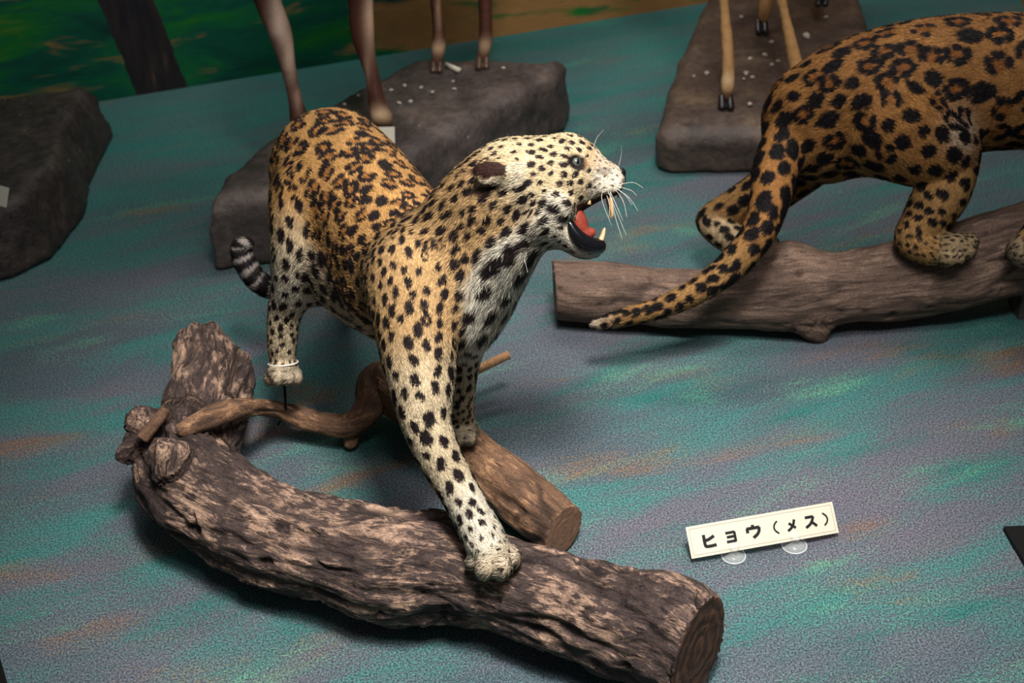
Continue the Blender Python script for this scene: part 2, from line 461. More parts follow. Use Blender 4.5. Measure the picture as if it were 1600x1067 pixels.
M_BLACK = mat_plain('black_lip', s2l(14, 14, 18), 0.16, 0.6, 0.1, 60)
M_NOSE = mat_plain('black_nose', s2l(22, 20, 22), 0.4, 0.5, 0.2, 300)
M_TONGUE = mat_plain('red_tongue', s2l(142, 62, 50), 0.4, 0.4, 0.25, 200)
M_MOUTH = mat_plain('dark_mouth', s2l(96, 36, 32), 0.4, 0.4, 0.3, 150)
M_TOOTH = mat_plain('aged_ivory', s2l(214, 176, 124), 0.3, 0.5, 0.2, 250)
M_WHISK = mat_plain('white_whisker', s2l(235, 230, 220), 0.4, 0.5, 0.02)
M_DARK = mat_plain('black_matte', s2l(12, 11, 12), 0.6, 0.2, 0.1)
M_CHIP = mat_plain('pale_chip', s2l(190, 176, 164), 0.7, 0.2, 0.15)
M_PLASTIC = NT('clear_plastic')
M_PLASTIC.b.inputs['Alpha'].default_value = 0.22
M_PLASTIC = M_PLASTIC.fin((0.9, 0.95, 0.96), 0.08, 0.9)
M_RIM = NT('plastic_rim'); M_RIM.b.inputs['Alpha'].default_value = 0.5; M_RIM = M_RIM.fin((0.85, 0.92, 0.94), 0.1, 0.9)
M_EYE = mat_col('glass_eye', 0.06, 0.6)

# ------------------------------------------------------------------ floor and painted wall
fv = [(-4, -0.6, 0), (4.5, -0.6, 0), (4.5, 7.5, 0), (-4, 7.5, 0), (-4, -0.6, -0.05), (4.5, -0.6, -0.05), (4.5, 7.5, -0.05), (-4, 7.5, -0.05)]
ff = [(0, 1, 2, 3), (7, 6, 5, 4), (0, 4, 5, 1), (1, 5, 6, 2), (2, 6, 7, 3), (3, 7, 4, 0)]
fl = mobj('floor', fv, ff, M_CARPET, smooth=False); tag(fl, 'grey felt floor painted with teal and green streaks', 'floor', kind='structure')
wv = []
for y in (0, 0.05):
    for x, z in ((-3.2, 0), (5.5, 0), (5.5, 2.6), (-3.2, 2.6)): wv.append((x, y, z))
wl = mobj('wall_back', wv, [(0, 1, 2, 3), (7, 6, 5, 4), (0, 4, 5, 1), (1, 5, 6, 2), (2, 6, 7, 3), (3, 7, 4, 0)], M_BACK, smooth=False)
mid = G(222, 148)
wl.location = tuple(mid); wl.rotation_euler = (0, 0, WANG)
tag(wl, 'painted green backdrop wall with a dark tree trunk', 'wall', kind='structure')

# ------------------------------------------------------------------ rocks
def poly_sd(poly, X, Y):
    P = np.array(poly); d = np.full(X.shape, 1e9); sgn = np.ones(X.shape)
    n = len(P)
    for i in range(n):
        a = P[i]; b = P[i - 1]; e = b - a
        wx = X - a[0]; wy = Y - a[1]
        t = np.clip((wx * e[0] + wy * e[1]) / (e @ e), 0, 1)
        d = np.minimum(d, (wx - e[0] * t) ** 2 + (wy - e[1] * t) ** 2)
        c1 = Y >= a[1]; c2 = Y < b[1]; c3 = e[0] * wy > e[1] * wx
        fl = (c1 & c2 & c3) | (~c1 & ~c2 & ~c3); sgn = np.where(fl, -sgn, sgn)
    return sgn * np.sqrt(d)
def rock(name, pix, h, rnd, flare, mat, label, seed, amp=0.012, vox=0.013):
    P = np.array([G(x, y, h)[:2] for x, y in pix])
    lo = np.array([P[:, 0].min() - 0.12, P[:, 1].min() - 0.12, -0.03]); hi = np.array([P[:, 0].max() + 0.12, P[:, 1].max() + 0.12, h + 0.08])
    s = SDF(lo, hi, vox)
    X, Y = np.meshgrid(s.ax[0], s.ax[1], indexing='ij')
    d2 = poly_sd(P, X, Y)[:, :, None]; z = s.ax[2][None, None, :]
    a = d2 + rnd - flare * np.clip((h - z) / h, 0, 1)
    b = z - h + rnd
    q = np.minimum(np.maximum(a, b), 0) + np.sqrt(np.maximum(a, 0) ** 2 + np.maximum(b, 0) ** 2) - rnd
    s.d = np.maximum(q, -(z - 0.0) - 0.0).astype(np.float32)
    V, Q = s.mesh(); N = vnormals(V, Q)
    w = np.clip(V[:, 2] / 0.03, 0, 1)
    V = V + N * (w * (amp * fbm(V * 9, 3, seed) + amp * 0.5 * fbm(V * 34, 2, seed + 5)))[:, None]
    V[:, 2] = np.maximum(V[:, 2], 0.0)
    return tag(mobj(name, V, Q, mat), label, 'rock')
RH1, RH2, RH0 = 0.175, 0.115, 0.17
rock('rock_base', [(322, 318), (345, 275), (385, 243), (430, 207), (500, 165), (620, 107), (655, 88), (760, 90), (880, 92), (872, 112), (845, 125), (745, 187), (600, 262), (440, 303), (350, 312)],
     RH1, 0.035, 0.012, M_ROCK, 'long dark sculpted rock base behind the roaring leopard', 3)
rock('rock_base', [(1024, 200), (1050, 112), (1085, 30), (1120, -40), (1335, -40), (1358, 30), (1400, 120), (1410, 196), (1200, 206), (1045, 208)],
     RH2, 0.045, 0.0, M_ROCK2, 'flat brown rock base under the tan antelope legs', 8, 0.008)
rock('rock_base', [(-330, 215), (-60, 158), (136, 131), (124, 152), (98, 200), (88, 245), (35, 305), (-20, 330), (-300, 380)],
     RH0, 0.03, 0.035, M_ROCK0, 'rock base darkened for shade at the left edge with a card', 14)

# ------------------------------------------------------------------ logs
def log(name, chains, vox, mats, cuts, label, cat, amp, seed, stubs_k=0.02, cutname='cut_end', grainscale=1.0, lump=0.012, parent=None, holes=(), nograin=0):
    P = []; R = []
    for ch in chains:
        pts = spline(np.array([list(c[:3]) + [c[3]] for c in ch]), 6)
        P.append(pts[:, :3]); R.append(pts[:, 3])
    allp = np.concatenate(P); rm = max(r.max() for r in R) + 0.05
    s = SDF(allp.min(0) - rm, allp.max(0) + rm, vox)
    for p, r in zip(P, R):
        s.chain(np.c_[p, np.maximum(r, .003)], stubs_k)
    for c, n, rr in cuts: s.cut(c, n, rr)
    V, Q = s.mesh()
    # grain coordinates from the nearest point of the paths
    cen = []; tan = []; arc = []; a0 = 0
    for q in P[:len(P) - nograin]:
        t = np.gradient(q, axis=0); t /= np.linalg.norm(t, axis=1, keepdims=True) + 1e-9
        sl = np.concatenate([[0], np.cumsum(np.linalg.norm(np.diff(q, axis=0), axis=1))]) + a0; a0 = sl[-1] + 0.7
        cen.append(q); tan.append(t); arc.append(sl)
    cen = np.concatenate(cen); tan = np.concatenate(tan); arc = np.concatenate(arc); rad = np.concatenate(R[:len(P) - nograin])
    best = np.full(len(V), 1e9); bi = np.zeros(len(V), int)
    for i in range(len(cen)):
        d = np.linalg.norm(V - cen[i], axis=1) - rad[i]; m = d < best; best[m] = d[m]; bi[m] = i
    dv = V - cen[bi]; al = np.sum(dv * tan[bi], 1); perp = dv - al[:, None] * tan[bi]; S = lap(arc[bi] + al, Q, 3)
    A = np.cross(tan[bi], np.array([0.13, 0.2, 0.97])); A /= np.linalg.norm(A, axis=1, keepdims=True); B = np.cross(tan[bi], A)
    gx = lap(np.sum(perp * A, 1), Q, 3); gy = lap(np.sum(perp * B, 1), Q, 3)
    grain = np.stack([gx, gy, S], 1)
    N = vnormals(V, Q)
    oncut = np.zeros(len(V), bool); edge = np.ones(len(V))
    for c, n, rr in cuts:
        n = np.array(n) / np.linalg.norm(n); dd = (V - c) @ n
        m = (np.abs(dd) < vox * 0.9) & (np.linalg.norm(V - c, axis=1) < rr) & (N @ n > 0.75); oncut |= m
    g2 = grain * np.array([1, 1, 0.22]) * grainscale
    warp = g2 + 0.008 * np.stack([fbm(V * 22, 2, seed + 40), fbm(V * 22, 2, seed + 41), 0 * V[:, 0]], 1)
    ridg = 1 - 2.2 * np.abs(fbm(warp * 30, 3, seed)); fine = fbm(warp * 85, 2, seed + 3)
    crack = np.clip(1 - np.abs(fbm(warp * 15 + 5, 2, seed + 6)) / .10, 0, 1) * np.clip(.5 + 1.6 * fbm(V * 8, 2, seed + 13), 0, 1)
    pit = np.clip((fbm(V * 38, 2, seed + 17) - .42) / .25, 0, 1)
    disp = lump * fbm(V * 9, 3, seed + 9) + amp * (0.8 * ridg + 0.6 * fine - 0.4 - 1.1 * crack - 1.0 * pit)
    rid = np.stack([np.clip(.5 * ridg + .6 * fine + .35, 0, 1), np.clip(crack + .7 * pit, 0, 1), 0 * ridg], 1)
    for hc, hr in holes:
        hd = np.linalg.norm(V - hc, axis=1); disp = disp - 0.02 * np.clip(1.3 - hd / hr, 0, 1); rid[:, 1] = np.maximum(rid[:, 1], np.clip(1.4 - hd / hr, 0, 1))
    disp[oncut] *= 0.12
    V = V + N * disp[:, None]
    V[:, 2] = np.maximum(V[:, 2], 0.001)
    fm = oncut[Q].all(1)
    base = G(0, 0, 0) * 0
    lowest = V[np.argmin(V[:, 2])]
    if parent is None:
        root = empty(name, (V[:, 0].mean(), V[:, 1].mean(), 0), label, cat)
    else: root = parent
    def sub(nm, faces, mat):
        u, inv = np.unique(faces, return_inverse=True)
        return mobj(nm, V[u], inv.reshape(faces.shape), mat, root, attrs={'grain': grain[u], 'ridge': rid[u]})
    sub('bark' if parent is None else name, Q[~fm], mats[0])
    if cuts:
        done = np.zeros(len(Q), bool)
        for c, n, rr in cuts:
            k = fm & (np.linalg.norm(V[Q].mean(1) - c, axis=1) < rr) & ~done; done |= k
            if k.sum() > 3: sub(cutname, Q[k], mats[1])
    return root
def gp(px, py, h, r):                      # path point: pixel, height of the centre, radius in pixels
    p = G(px, py, h); D = w2c(p)[2]
    return (p[0], p[1], p[2], r * D / F)

# big curved driftwood in the foreground
main = [gp(1120, 1040, 0.105, 88), gp(1075, 1010, 0.105, 92), gp(1000, 980, 0.10, 88), gp(900, 945, 0.10, 80), gp(800, 918, 0.10, 74), gp(700, 890, 0.105, 84), gp(600, 880, 0.105, 86), gp(500, 857, 0.105, 82),
        gp(400, 820, 0.105, 82), gp(320, 775, 0.11, 80), gp(280, 725, 0.115, 68), gp(290, 685, 0.12, 55)]
arm = [gp(300, 715, 0.10, 58), gp(312, 680, 0.10, 62), gp(316, 630, 0.12, 58), gp(320, 585, 0.14, 52), gp(318, 545, 0.15, 42)]
arm2 = [gp(330, 640, 0.12, 45), gp(355, 600, 0.12, 42), gp(366, 585, 0.12, 36)]
stub1 = [gp(270, 690, 0.15, 34), gp(235, 668, 0.17, 26), gp(212, 690, 0.17, 20), gp(195, 705, 0.16, 15)]
stub2 = [gp(225, 672, 0.18, 22), gp(218, 655, 0.20, 17)]
stub3 = [gp(222, 682, 0.20, 11), gp(256, 642, 0.215, 9)]
knot = [gp(262, 722, 0.20, 24), gp(263, 708, 0.215, 22)]
knee = [gp(1030, 925, 0.17, 34), gp(1050, 935, 0.16, 40)]
e0 = np.array(main[1][:3]); e1 = np.array(main[3][:3]); en = e0 - e1; en /= np.linalg.norm(en)
endn = en * 0.97 + np.array([0.10, -0.12, 0.02])
endc = np.array(G(1092, 1020, 0.105))
HOLES = [(G(x, y, h), 0.008) for x, y, h in ((854, 930, 0.19), (951, 917, 0.19), (716, 950, 0.15), (955, 972, 0.17), (1067, 938, 0.18), (290, 758, 0.2), (348, 860, 0.17), (430, 890, 0.16), (465, 905, 0.15), (315, 577, 0.2), (492, 778, 0.17))]
dlog = log('driftwood_log', [main, arm, arm2, stub1, stub2, knot, knee], 0.004, (M_LOG, M_LOGCUT), [(endc, endn, 0.17)],
    'large curved weathered driftwood log under the leopard front paw', 'log', 0.0095, 21, 0.03, holes=HOLES, nograin=1, lump=0.016)

stk = spline([G(222, 686, 0.20), G(240, 664, 0.215), G(259, 641, 0.225)], 6)
sV, sF = tube(stk, np.linspace(.0115, .0095, len(stk)), 14)
mobj('broken_stub', sV, sF, M_BR, dlog, attrs={'grain': sV - sV.mean(0), 'ridge': sV * 0})
# lighter forked branch behind it
br1 = [gp(905, 845, 0.05, 44), gp(870, 822, 0.05, 45), gp(810, 775, 0.05, 44), gp(745, 718, 0.05, 38), gp(680, 662, 0.055, 38), gp(615, 612, 0.075, 38), gp(592, 602, 0.08, 32), gp(575, 640, 0.07, 22), gp(545, 664, 0.055, 16), gp(500, 660, 0.055, 15),
       gp(465, 650, 0.065, 15), gp(430, 640, 0.09, 14), gp(385, 636, 0.15, 15), gp(340, 648, 0.192, 16), gp(285, 672, 0.208, 9)]
br2 = [gp(570, 650, 0.055, 15), gp(552, 672, 0.035, 11), gp(548, 690, 0.02, 9)]
bq = log('forked_branch', [br1, br2], 0.004, (M_BR, M_BRCUT), [(np.array(G(884, 828, 0.05)), np.array(br1[0][:3]) - np.array(br1[2][:3]) + np.array([0.035, 0.0, 0.0]), 0.09)],
    'lighter brown forked branch with a pale sawn end behind driftwood', 'branch', 0.0035, 33, 0.012, lump=0.008)
tw = spline([G(690, 605, 0.075), G(745, 578, 0.085), G(795, 554, 0.095)], 6)
tV, tF = tube(tw, np.linspace(0.0095, 0.0085, len(tw)), 12)
mobj('twig', tV, tF, M_TWIG, bq, attrs={'grain': tV - tV.mean(0), 'ridge': tV * 0})['label'] = 'pale peeled side twig'

# log that carries the second cat
def jp(px, py, r, D): p = PX(px, py, D); return (p[0], p[1], p[2], r * D / F)
jl = [jp(850, 452, 44, 2.70), jp(900, 457, 47, 2.69), jp(1000, 462, 49, 2.66), jp(1100, 467, 48, 2.64), jp(1200, 458, 58, 2.62), jp(1260, 452, 60, 2.61), jp(1330, 447, 55, 2.60), jp(1430, 432, 62, 2.60), jp(1540, 402, 70, 2.60), jp(1680, 370, 72, 2.60), jp(1850, 335, 70, 2.62), jp(2000, 300, 60, 2.64)]
jk = [jp(1250, 480, 34, 2.60), jp(1272, 512, 22, 2.61), jp(1282, 528, 13, 2.62)]
jk2 = [jp(1225, 420, 40, 2.62), jp(1245, 408, 24, 2.62)]
lc = PX(866, 453, 2.70)
jroot = log('fallen_log', [jl, jk, jk2], 0.006, (M_JLOG, M_JCUT), [(lc, np.array(jl[0][:3]) - np.array(jl[2][:3]) + np.array([0, -0.05, 0.0]), 0.12)],
    'grey brown fallen log under the darker spotted cat', 'log', 0.0055, 44, 0.03, grainscale=0.8, nograin=1)
a = PX(1612, 400, 2.59); fl_ = np.array([a[0], a[1], 0.0])                # under the middle of the log
pv = []
for z in (0.0, a[2]):
    for dx, dy in ((-.017, -.03), (.03, -.03), (.03, .03), (-.017, .03)): pv.append((fl_[0] + dx, fl_[1] + dy, z))
mobj('support_post', pv, [(3, 2, 1, 0), (4, 5, 6, 7), (0, 1, 5, 4), (1, 2, 6, 5), (2, 3, 7, 6), (3, 0, 4, 7)], M_ROCK, jroot, smooth=False)

# ------------------------------------------------------------------ animals
class Beast:
    """limb chains in pixel + depth; keeps what each chain looks like so that coat and fur follow it"""
    def __init__(s): s.ch = []; s.extra = []
    def chain(s, pts, k=0.02, kd=1.0, m=5, **at): s.ch.append((pts, k, kd, m, at))
    def ell(s, x, y, D, rx, ry, rz, rot=0, k=0.008, **at): s.extra.append((x, y, D, rx, ry, rz, rot, k, at))
    def build(s, vox, keys):
        S = []; segs = []
        for pts, k, kd, m, at in s.ch:
            P = np.array([list(CAM(*p[:3])) + [p[3] * p[2] / F] for p in pts]); sp = spline(P, m) if len(P) > 1 else P
            kdv = np.interp(np.linspace(0, 1, len(sp)), np.linspace(0, 1, len(np.atleast_1d(kd))), np.atleast_1d(kd)); segs.append((sp, k, kdv))
            n = len(sp); t = (-1 if at.get('flip') else 1) * np.gradient(sp[:, :3], axis=0) if n > 1 else np.zeros((1, 3)); u = np.linspace(0, 1, n)
            for i in range(n):
                row = list(sp[i]) + list(t[i] / (np.linalg.norm(t[i]) + 1e-9))
                for kk in keys:
                    v = at[kk]; v = np.atleast_1d(np.array(v, float))
                    if kk.endswith('*'): pass
                    row.append(np.interp(u[i], np.linspace(0, 1, len(v)), v) if len(v) > 1 else v[0])
                S.append(row)
        s.ells = []
        for (x, y, D, rx, ry, rz, rot, k, at) in s.extra:
            c = CAM(x, y, D); sc = D / F
            s.ells.append((c, (rx * sc, ry * sc, rz * sc), rot, k))
            if at: S.append(list(c) + [min(rx, ry, rz) * sc] + [at.get('tx', -1), at.get('ty', -.25), 0] + [np.atleast_1d(np.array(at[kk], float))[0] for kk in keys])
        S = np.array(S)
        lo = S[:, :3].min(0) - S[:, 3].max() - 0.03; hi = S[:, :3].max(0) + S[:, 3].max() + 0.03
        f = SDF(lo, hi, vox)
        for sp, k, kd in segs:
            f.chain(sp, k, kd)
        for c, R, rot, k in s.ells: f.ell(c, R, rot, k)
        s.f = f; s.S = S
        return f
    def attrs(s, V, Q, keys, sm=8):
        best = np.full(len(V), 1e9); bi = np.zeros(len(V), int)
        for i in range(len(s.S)):
            d = np.linalg.norm(V - s.S[i, :3], axis=1) - s.S[i, 3]; m = d < best; best[m] = d[m]; bi[m] = i
        A = s.S[bi, 4:]
        A = lap(A, Q, sm)
        return A[:, :3], {k: A[:, 3 + j] for j, k in enumerate(keys)}

def poisson(V, spc, seed):
    g = np.random.default_rng(seed); order = g.permutation(len(V)); acc = np.zeros((6000, 3)); rad = np.zeros(6000); n = 0; keep = []
    for i in order:
        if spc[i] <= 0: continue
        if n:
            d = acc[:n] - V[i]
            if ((d * d).sum(1) < (0.5 * (rad[:n] + spc[i])) ** 2).any(): continue
        acc[n] = V[i]; rad[n] = spc[i]; n += 1; keep.append(i)
        if n >= 5990: break
    return np.array(keep)

def make_spots(V, N, flow, at, seed, rnd_fill=0.5):
    """spots and rosettes as small ellipses lying on the hide: centre, axis, radius, stretch, kind"""
    g = np.random.default_rng(seed)
    keep = poisson(V, at['gap'], seed); B = []
    for i in keep:
        c, n, r = V[i], N[i], at['spot'][i]
        e = flow[i] - n * (flow[i] @ n); L = np.linalg.norm(e)
        e = e / L if L > 1e-6 else np.cross(n, [0.3, 0.5, 0.8]); e /= np.linalg.norm(e); q = np.cross(n, e)
        el = max(at['el'][i], 0.5) * g.uniform(0.85, 1.25)
        if g.random() < at['ros'][i]:
            k = g.integers(4, 6) if r < .015 else g.integers(5, 7); ph = g.uniform(0, 6.28); miss = g.integers(0, k) if g.random() < 0.45 else -1
            B.append((c, e, r * 0.95, 1.0, 1))
            for j in range(k):
                if j == miss: continue
                a = ph + 6.283 * j / k + g.uniform(-.2, .2); rr = r * g.uniform(.82, 1.05)
                pc = c + rr * (math.cos(a) * e * math.sqrt(el) + math.sin(a) * q / math.sqrt(el))
                tdir = -math.sin(a) * e + math.cos(a) * q
                B.append((pc, tdir, r * g.uniform(.45, .58) * (1 if r < .015 else .88), g.uniform(1.2, 1.6), 0))
        else:
            B.append((c, e * math.cos(.3) + q * g.uniform(-.45, .45), r * g.uniform(.75, 1.1), el, 0))
            if g.random() < 0.08: B.append((c + e * r * g.uniform(-1.2, 1.2) + q * r * .5, e, r * .6, 1.1, 0))
    return B
def eval_spots(P, B, seed):
    dark = np.zeros(len(P)); fill = np.zeros(len(P)); 
    nz = 0.17 * vnoise(P * 130, seed) + 0.12 * vnoise(P * 300, seed + 1)
    # bucket the points so that each spot only touches its neighbourhood
    cs = 0.03; key = np.floor(P / cs).astype(np.int64); key -= key.min(0) - 2; dim = key.max(0) + 4
    kid = (key[:, 0] * dim[1] + key[:, 1]) * dim[2] + key[:, 2]; order = np.argsort(kid, kind='stable'); ks = kid[order]
    k0 = np.floor(P / cs).astype(np.int64).min(0) - 2
    for c, e, r, el, kind in B:
        R = r * max(el, 1) * 1.5
        a = np.floor((c - R) / cs).astype(np.int64) - k0; b = np.floor((c + R) / cs).astype(np.int64) - k0
        idl = []
        for ix in range(a[0], b[0] + 1):
            for iy in range(a[1], b[1] + 1):
                s0 = (ix * dim[1] + iy) * dim[2] + a[2]; s1 = (ix * dim[1] + iy) * dim[2] + b[2]
                i0 = np.searchsorted(ks, s0, 'left'); i1 = np.searchsorted(ks, s1, 'right')
                if i1 > i0: idl.append(order[i0:i1])
        if not idl: continue
        id_ = np.concatenate(idl); d = P[id_] - c; t = d @ e
        q = np.sqrt(np.maximum((d * d).sum(1) - t * t, 0) + (t / el) ** 2) / r + nz[id_]
        if kind == 1: fill[id_] = np.maximum(fill[id_], np.clip((1.0 - q) / 0.3, 0, 1))
        else: dark[id_] = np.maximum(dark[id_], np.clip((1.05 - q) / 0.14, 0, 1))
    return dark, fill

def grow_fur(V, Q, N, flow, A, colf, dens, seed, width=0.00055):
    """every hair is a slim bent blade: 4 vertices, 2 triangles"""
    g = np.random.default_rng(seed)
    ctr = V[Q].mean(1); ar = 0.5 * np.linalg.norm(np.cross(V[Q[:, 2]] - V[Q[:, 0]], V[Q[:, 3]] - V[Q[:, 1]]), axis=1)
    w = ar * dens[Q].mean(1); n = int(w.sum())
    fi = g.choice(len(Q), n, p=w / w.sum())
    a, b = g.random(n)[:, None], g.random(n)[:, None]; q = Q[fi]
    bl = lambda X: (X[q[:, 0]].T * ((1 - a) * (1 - b)).ravel() + X[q[:, 1]].T * (a * (1 - b)).ravel() + X[q[:, 2]].T * (a * b).ravel() + X[q[:, 3]].T * ((1 - a) * b).ravel()).T
    P = bl(V); nn = bl(N); nn /= np.linalg.norm(nn, axis=1, keepdims=True); fl = bl(flow); L = bl(A['fur']) * g.uniform(.65, 1.25, n)
    lift = bl(A['lift'])
    fl = fl - nn * np.sum(fl * nn, 1, keepdims=True); fl /= np.linalg.norm(fl, axis=1, keepdims=True) + 1e-9
    cl = np.stack([vnoise(P * 55, 31), vnoise(P * 55, 32), vnoise(P * 55, 33)], 1) * 0.45     # tufts lean together
    fl = fl + cl + g.normal(0, .22, (n, 3)); fl = fl - nn * np.sum(fl * nn, 1, keepdims=True); fl /= np.linalg.norm(fl, axis=1, keepdims=True) + 1e-9
    d1 = fl + nn * (lift + g.uniform(-.1, .25, n))[:, None]; d1 /= np.linalg.norm(d1, axis=1, keepdims=True)
    d2 = fl + nn * (lift * .35 + g.uniform(-.05, .12, n))[:, None]; d2 /= np.linalg.norm(d2, axis=1, keepdims=True)
    side = np.cross(d1, nn) + g.normal(0, .35, (n, 3)); side -= d1 * np.sum(side * d1, 1, keepdims=True); side /= np.linalg.norm(side, axis=1, keepdims=True)
    wd_ = (width * g.uniform(.7, 1.4, n))[:, None]
    p0 = P - nn * 0.0006; p1 = p0 + d1 * (L * .5)[:, None]; p2 = p1 + d2 * (L * .5)[:, None]
    VV = np.stack([p0 - side * wd_, p0 + side * wd_, p1 + side * wd_ * .8, p1 - side * wd_ * .3, p2], 1).reshape(-1, 3)
    ba = np.arange(n) * 5
    T = np.concatenate([np.stack([ba, ba + 1, ba + 2], 1), np.stack([ba, ba + 2, ba + 3], 1), np.stack([ba + 3, ba + 2, ba + 4], 1)])
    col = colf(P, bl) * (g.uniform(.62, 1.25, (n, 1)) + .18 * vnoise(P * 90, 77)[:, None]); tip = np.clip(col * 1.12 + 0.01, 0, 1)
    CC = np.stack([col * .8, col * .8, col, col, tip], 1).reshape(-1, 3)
    sn = nn * .85 + d2 * .25 + g.normal(0, .16, (n, 3)); sn /= np.linalg.norm(sn, axis=1, keepdims=True)
    NN = np.repeat(sn, 5, axis=0)
    return VV, T, CC, NN

KEYS = ['r', 'g', 'b', 'spot', 'gap', 'ros', 'el', 'fur', 'lift', 'back', 'band']
def look(col, spot, gap, ros=0.0, el=1.3, fur=8.0, lift=0.45, back=0.0, band=0.0):
    """colour 0..255, spot radius and spacing in millimetres, fur in millimetres"""
    f = lambda v, s=1.0: np.atleast_1d(np.array(v, float)) * s
    c = np.atleast_2d(np.array(col, float)); l = np.array([s2l(*q) for q in c])
    return dict(r=l[:, 0], g=l[:, 1], b=l[:, 2], spot=f(spot, .001), gap=f(gap, .001), ros=f(ros), el=f(el), fur=f(fur, .001), lift=f(lift), back=f(back), band=f(band))

def finish(beast, name, vox, root, cam_carve, dens, seed, base_back, base_belly, dark, fillc, bare=None, post=None, tailband=None, width=.0007):
    f = beast.build(vox, KEYS)
    if cam_carve: cam_carve(f)
    Vc, Q = f.mesh(); 
    flow_c, A = beast.attrs(Vc, Q, KEYS)
    V = c2w(Vc); N = vnormals(V, Q)
    if (N * (V - V.mean(0))).sum() < 0: Q = Q[:, ::-1].copy(); N = -N
    flow = c2w_dir(flow_c)
    px = np.stack([Vc[:, 0] / Vc[:, 2] * F + W / 2, HH / 2 - Vc[:, 1] / Vc[:, 2] * F, Vc[:, 2]], 1)
    base = np.stack([A['r'], A['g'], A['b']], 1)
    upn = N[:, 2]
    bk = A['back'] * np.clip((upn + 0.25) / 0.7, 0, 1); bl_ = A['back'] * np.clip((-upn - 0.15) / 0.45, 0, 1)
    base = base * (1 - bk[:, None]) + s2l(*base_back) * bk[:, None]
    base = base * (1 - bl_[:, None]) + s2l(*base_belly) * bl_[:, None]
    dn = np.full(len(V), 1.0)
    base = lap(base, Q, 4)
    if post: base, A, dn = post(V, N, px, base, A, dn, Vc)
    B = make_spots(V, N, flow, A, seed)
    dk = s2l(*dark); fc = s2l(*fillc)
    def colour(P, bs, fillw):
        d, fi = eval_spots(P, B, seed)
        fi = (fi * fillw)[:, None] * .75
        c = bs * (1 - fi) + fc * fi
        c = c * (1 + 0.12 * vnoise(P * 40, 5))[:, None]
        return c * (1 - d[:, None]) + dk * d[:, None]
    pale = np.clip(A['back'], 0, 1)
    vc = colour(V, base, pale)
    if tailband is not None: vc = tailband(px, A, vc)
    body = mobj('body', V, Q, M_SKIN, root, attrs={'Col': np.clip(vc * .8, 0, 1)})
    def cf(P, bl):
        c = colour(P, bl(base), bl(pale))
        if tailband is not None:
            pc = w2c(P); pp = np.stack([pc[:, 0] / pc[:, 2] * F + W / 2, HH / 2 - pc[:, 1] / pc[:, 2] * F, pc[:, 2]], 1)
            c = tailband(pp, {'band': bl(A['band'])}, c)
        return c
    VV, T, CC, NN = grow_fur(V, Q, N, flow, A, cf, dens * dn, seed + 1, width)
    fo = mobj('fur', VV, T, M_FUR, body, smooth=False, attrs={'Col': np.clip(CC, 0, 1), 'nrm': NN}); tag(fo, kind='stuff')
    return body

# ---- the roaring leopard
L = Beast()
OCH = (208, 156, 94); TAN = (212, 174, 124); CREAM = (230, 208, 172); WHT = (238, 226, 204); GREY = (204, 188, 170)
torso = look([OCH, OCH, OCH, TAN], [13.5, 13.5, 11.5, 7.5], [32, 32, 27, 18.5], [.8, .85, .5, .1], 1.25, [9, 9, 9, 9], .32, [1, 1, .9, .35])
L.chain([(520, 268, 2.36, 97), (556, 305, 2.28, 97), (602, 365, 2.19, 100), (640, 420, 2.10, 104), (684, 448, 2.02, 102)], .03, 1.0, 6, flip=True, **torso)
L.chain([(530, 410, 2.24, 60), (568, 440, 2.18, 66), (610, 468, 2.10, 62)], .03, flip=True, **look([WHT, CREAM, CREAM], 10, 24, .1, 1.8, 15, .45, .3))
# right hind leg (nearer), paw on a rod
L.chain([(497, 315, 2.27, 76), (482, 385, 2.25, 58), (463, 440, 2.26, 38), (446, 485, 2.29, 27), (441, 530, 2.31, 23), (442, 562, 2.325, 20)], .025, 1.0, 6,
        **look([OCH, CREAM, WHT, CREAM, CREAM, CREAM], [10, 9, 8, 6, 5, 4], [25, 25, 22, 16, 14, 12], [.6, 0.1, 0, 0, 0, 0], 1.5, [9, 10, 8, 6, 6, 6], .35, [.5, 0, 0, 0, 0, 0]))
L.chain([(495, 400, 2.28, 56), (505, 430, 2.28, 42)], .03, **look(GREY, 8, 30, 0, 1.5, 14, .45))
PAW = look((230, 212, 184), 2.8, 12, 0, 1.2, 8, .55)
PAWB = look((214, 194, 166), 2.6, 15, 0, 1.2, 8, .6)
L.ell(443, 580, 2.325, 24, 19, 30, 0, .008, **PAWB)
for dx, dz in ((-19, .005), (-7, -.022), (8, -.024), (20, -.004)): L.ell(443 + dx, 590, 2.32 + dz, 10, 12, 13, 0, .003, **PAWB)
# left hind leg, stretched back behind the belly
L.chain([(560, 330, 2.44, 70), (565, 385, 2.50, 48), (552, 410, 2.62, 30), (550, 425, 2.72, 22), (552, 447, 2.825, 19)], .025, **look([OCH, CREAM, CREAM], [9, 6, 5], [24, 16, 13], 0, 1.4, 7))
L.ell(556, 455, 2.832, 22, 13, 26, 0, .01, **PAWB)
# tail
L.chain([(470, 260, 2.44, 24), (452, 340, 2.52, 19), (446, 420, 2.56, 18), (432, 448, 2.56, 17), (405, 440, 2.55, 17), (383, 412, 2.53, 16), (377, 388, 2.52, 15), (386, 382, 2.51, 9)], .015, 1.0, 6,
        **look([OCH, OCH, CREAM, WHT, WHT, WHT, WHT], 5, 16, 0, 1.2, 10, .4, 0, [0, 0, 1, 1, 1, 1, 1, 1]))
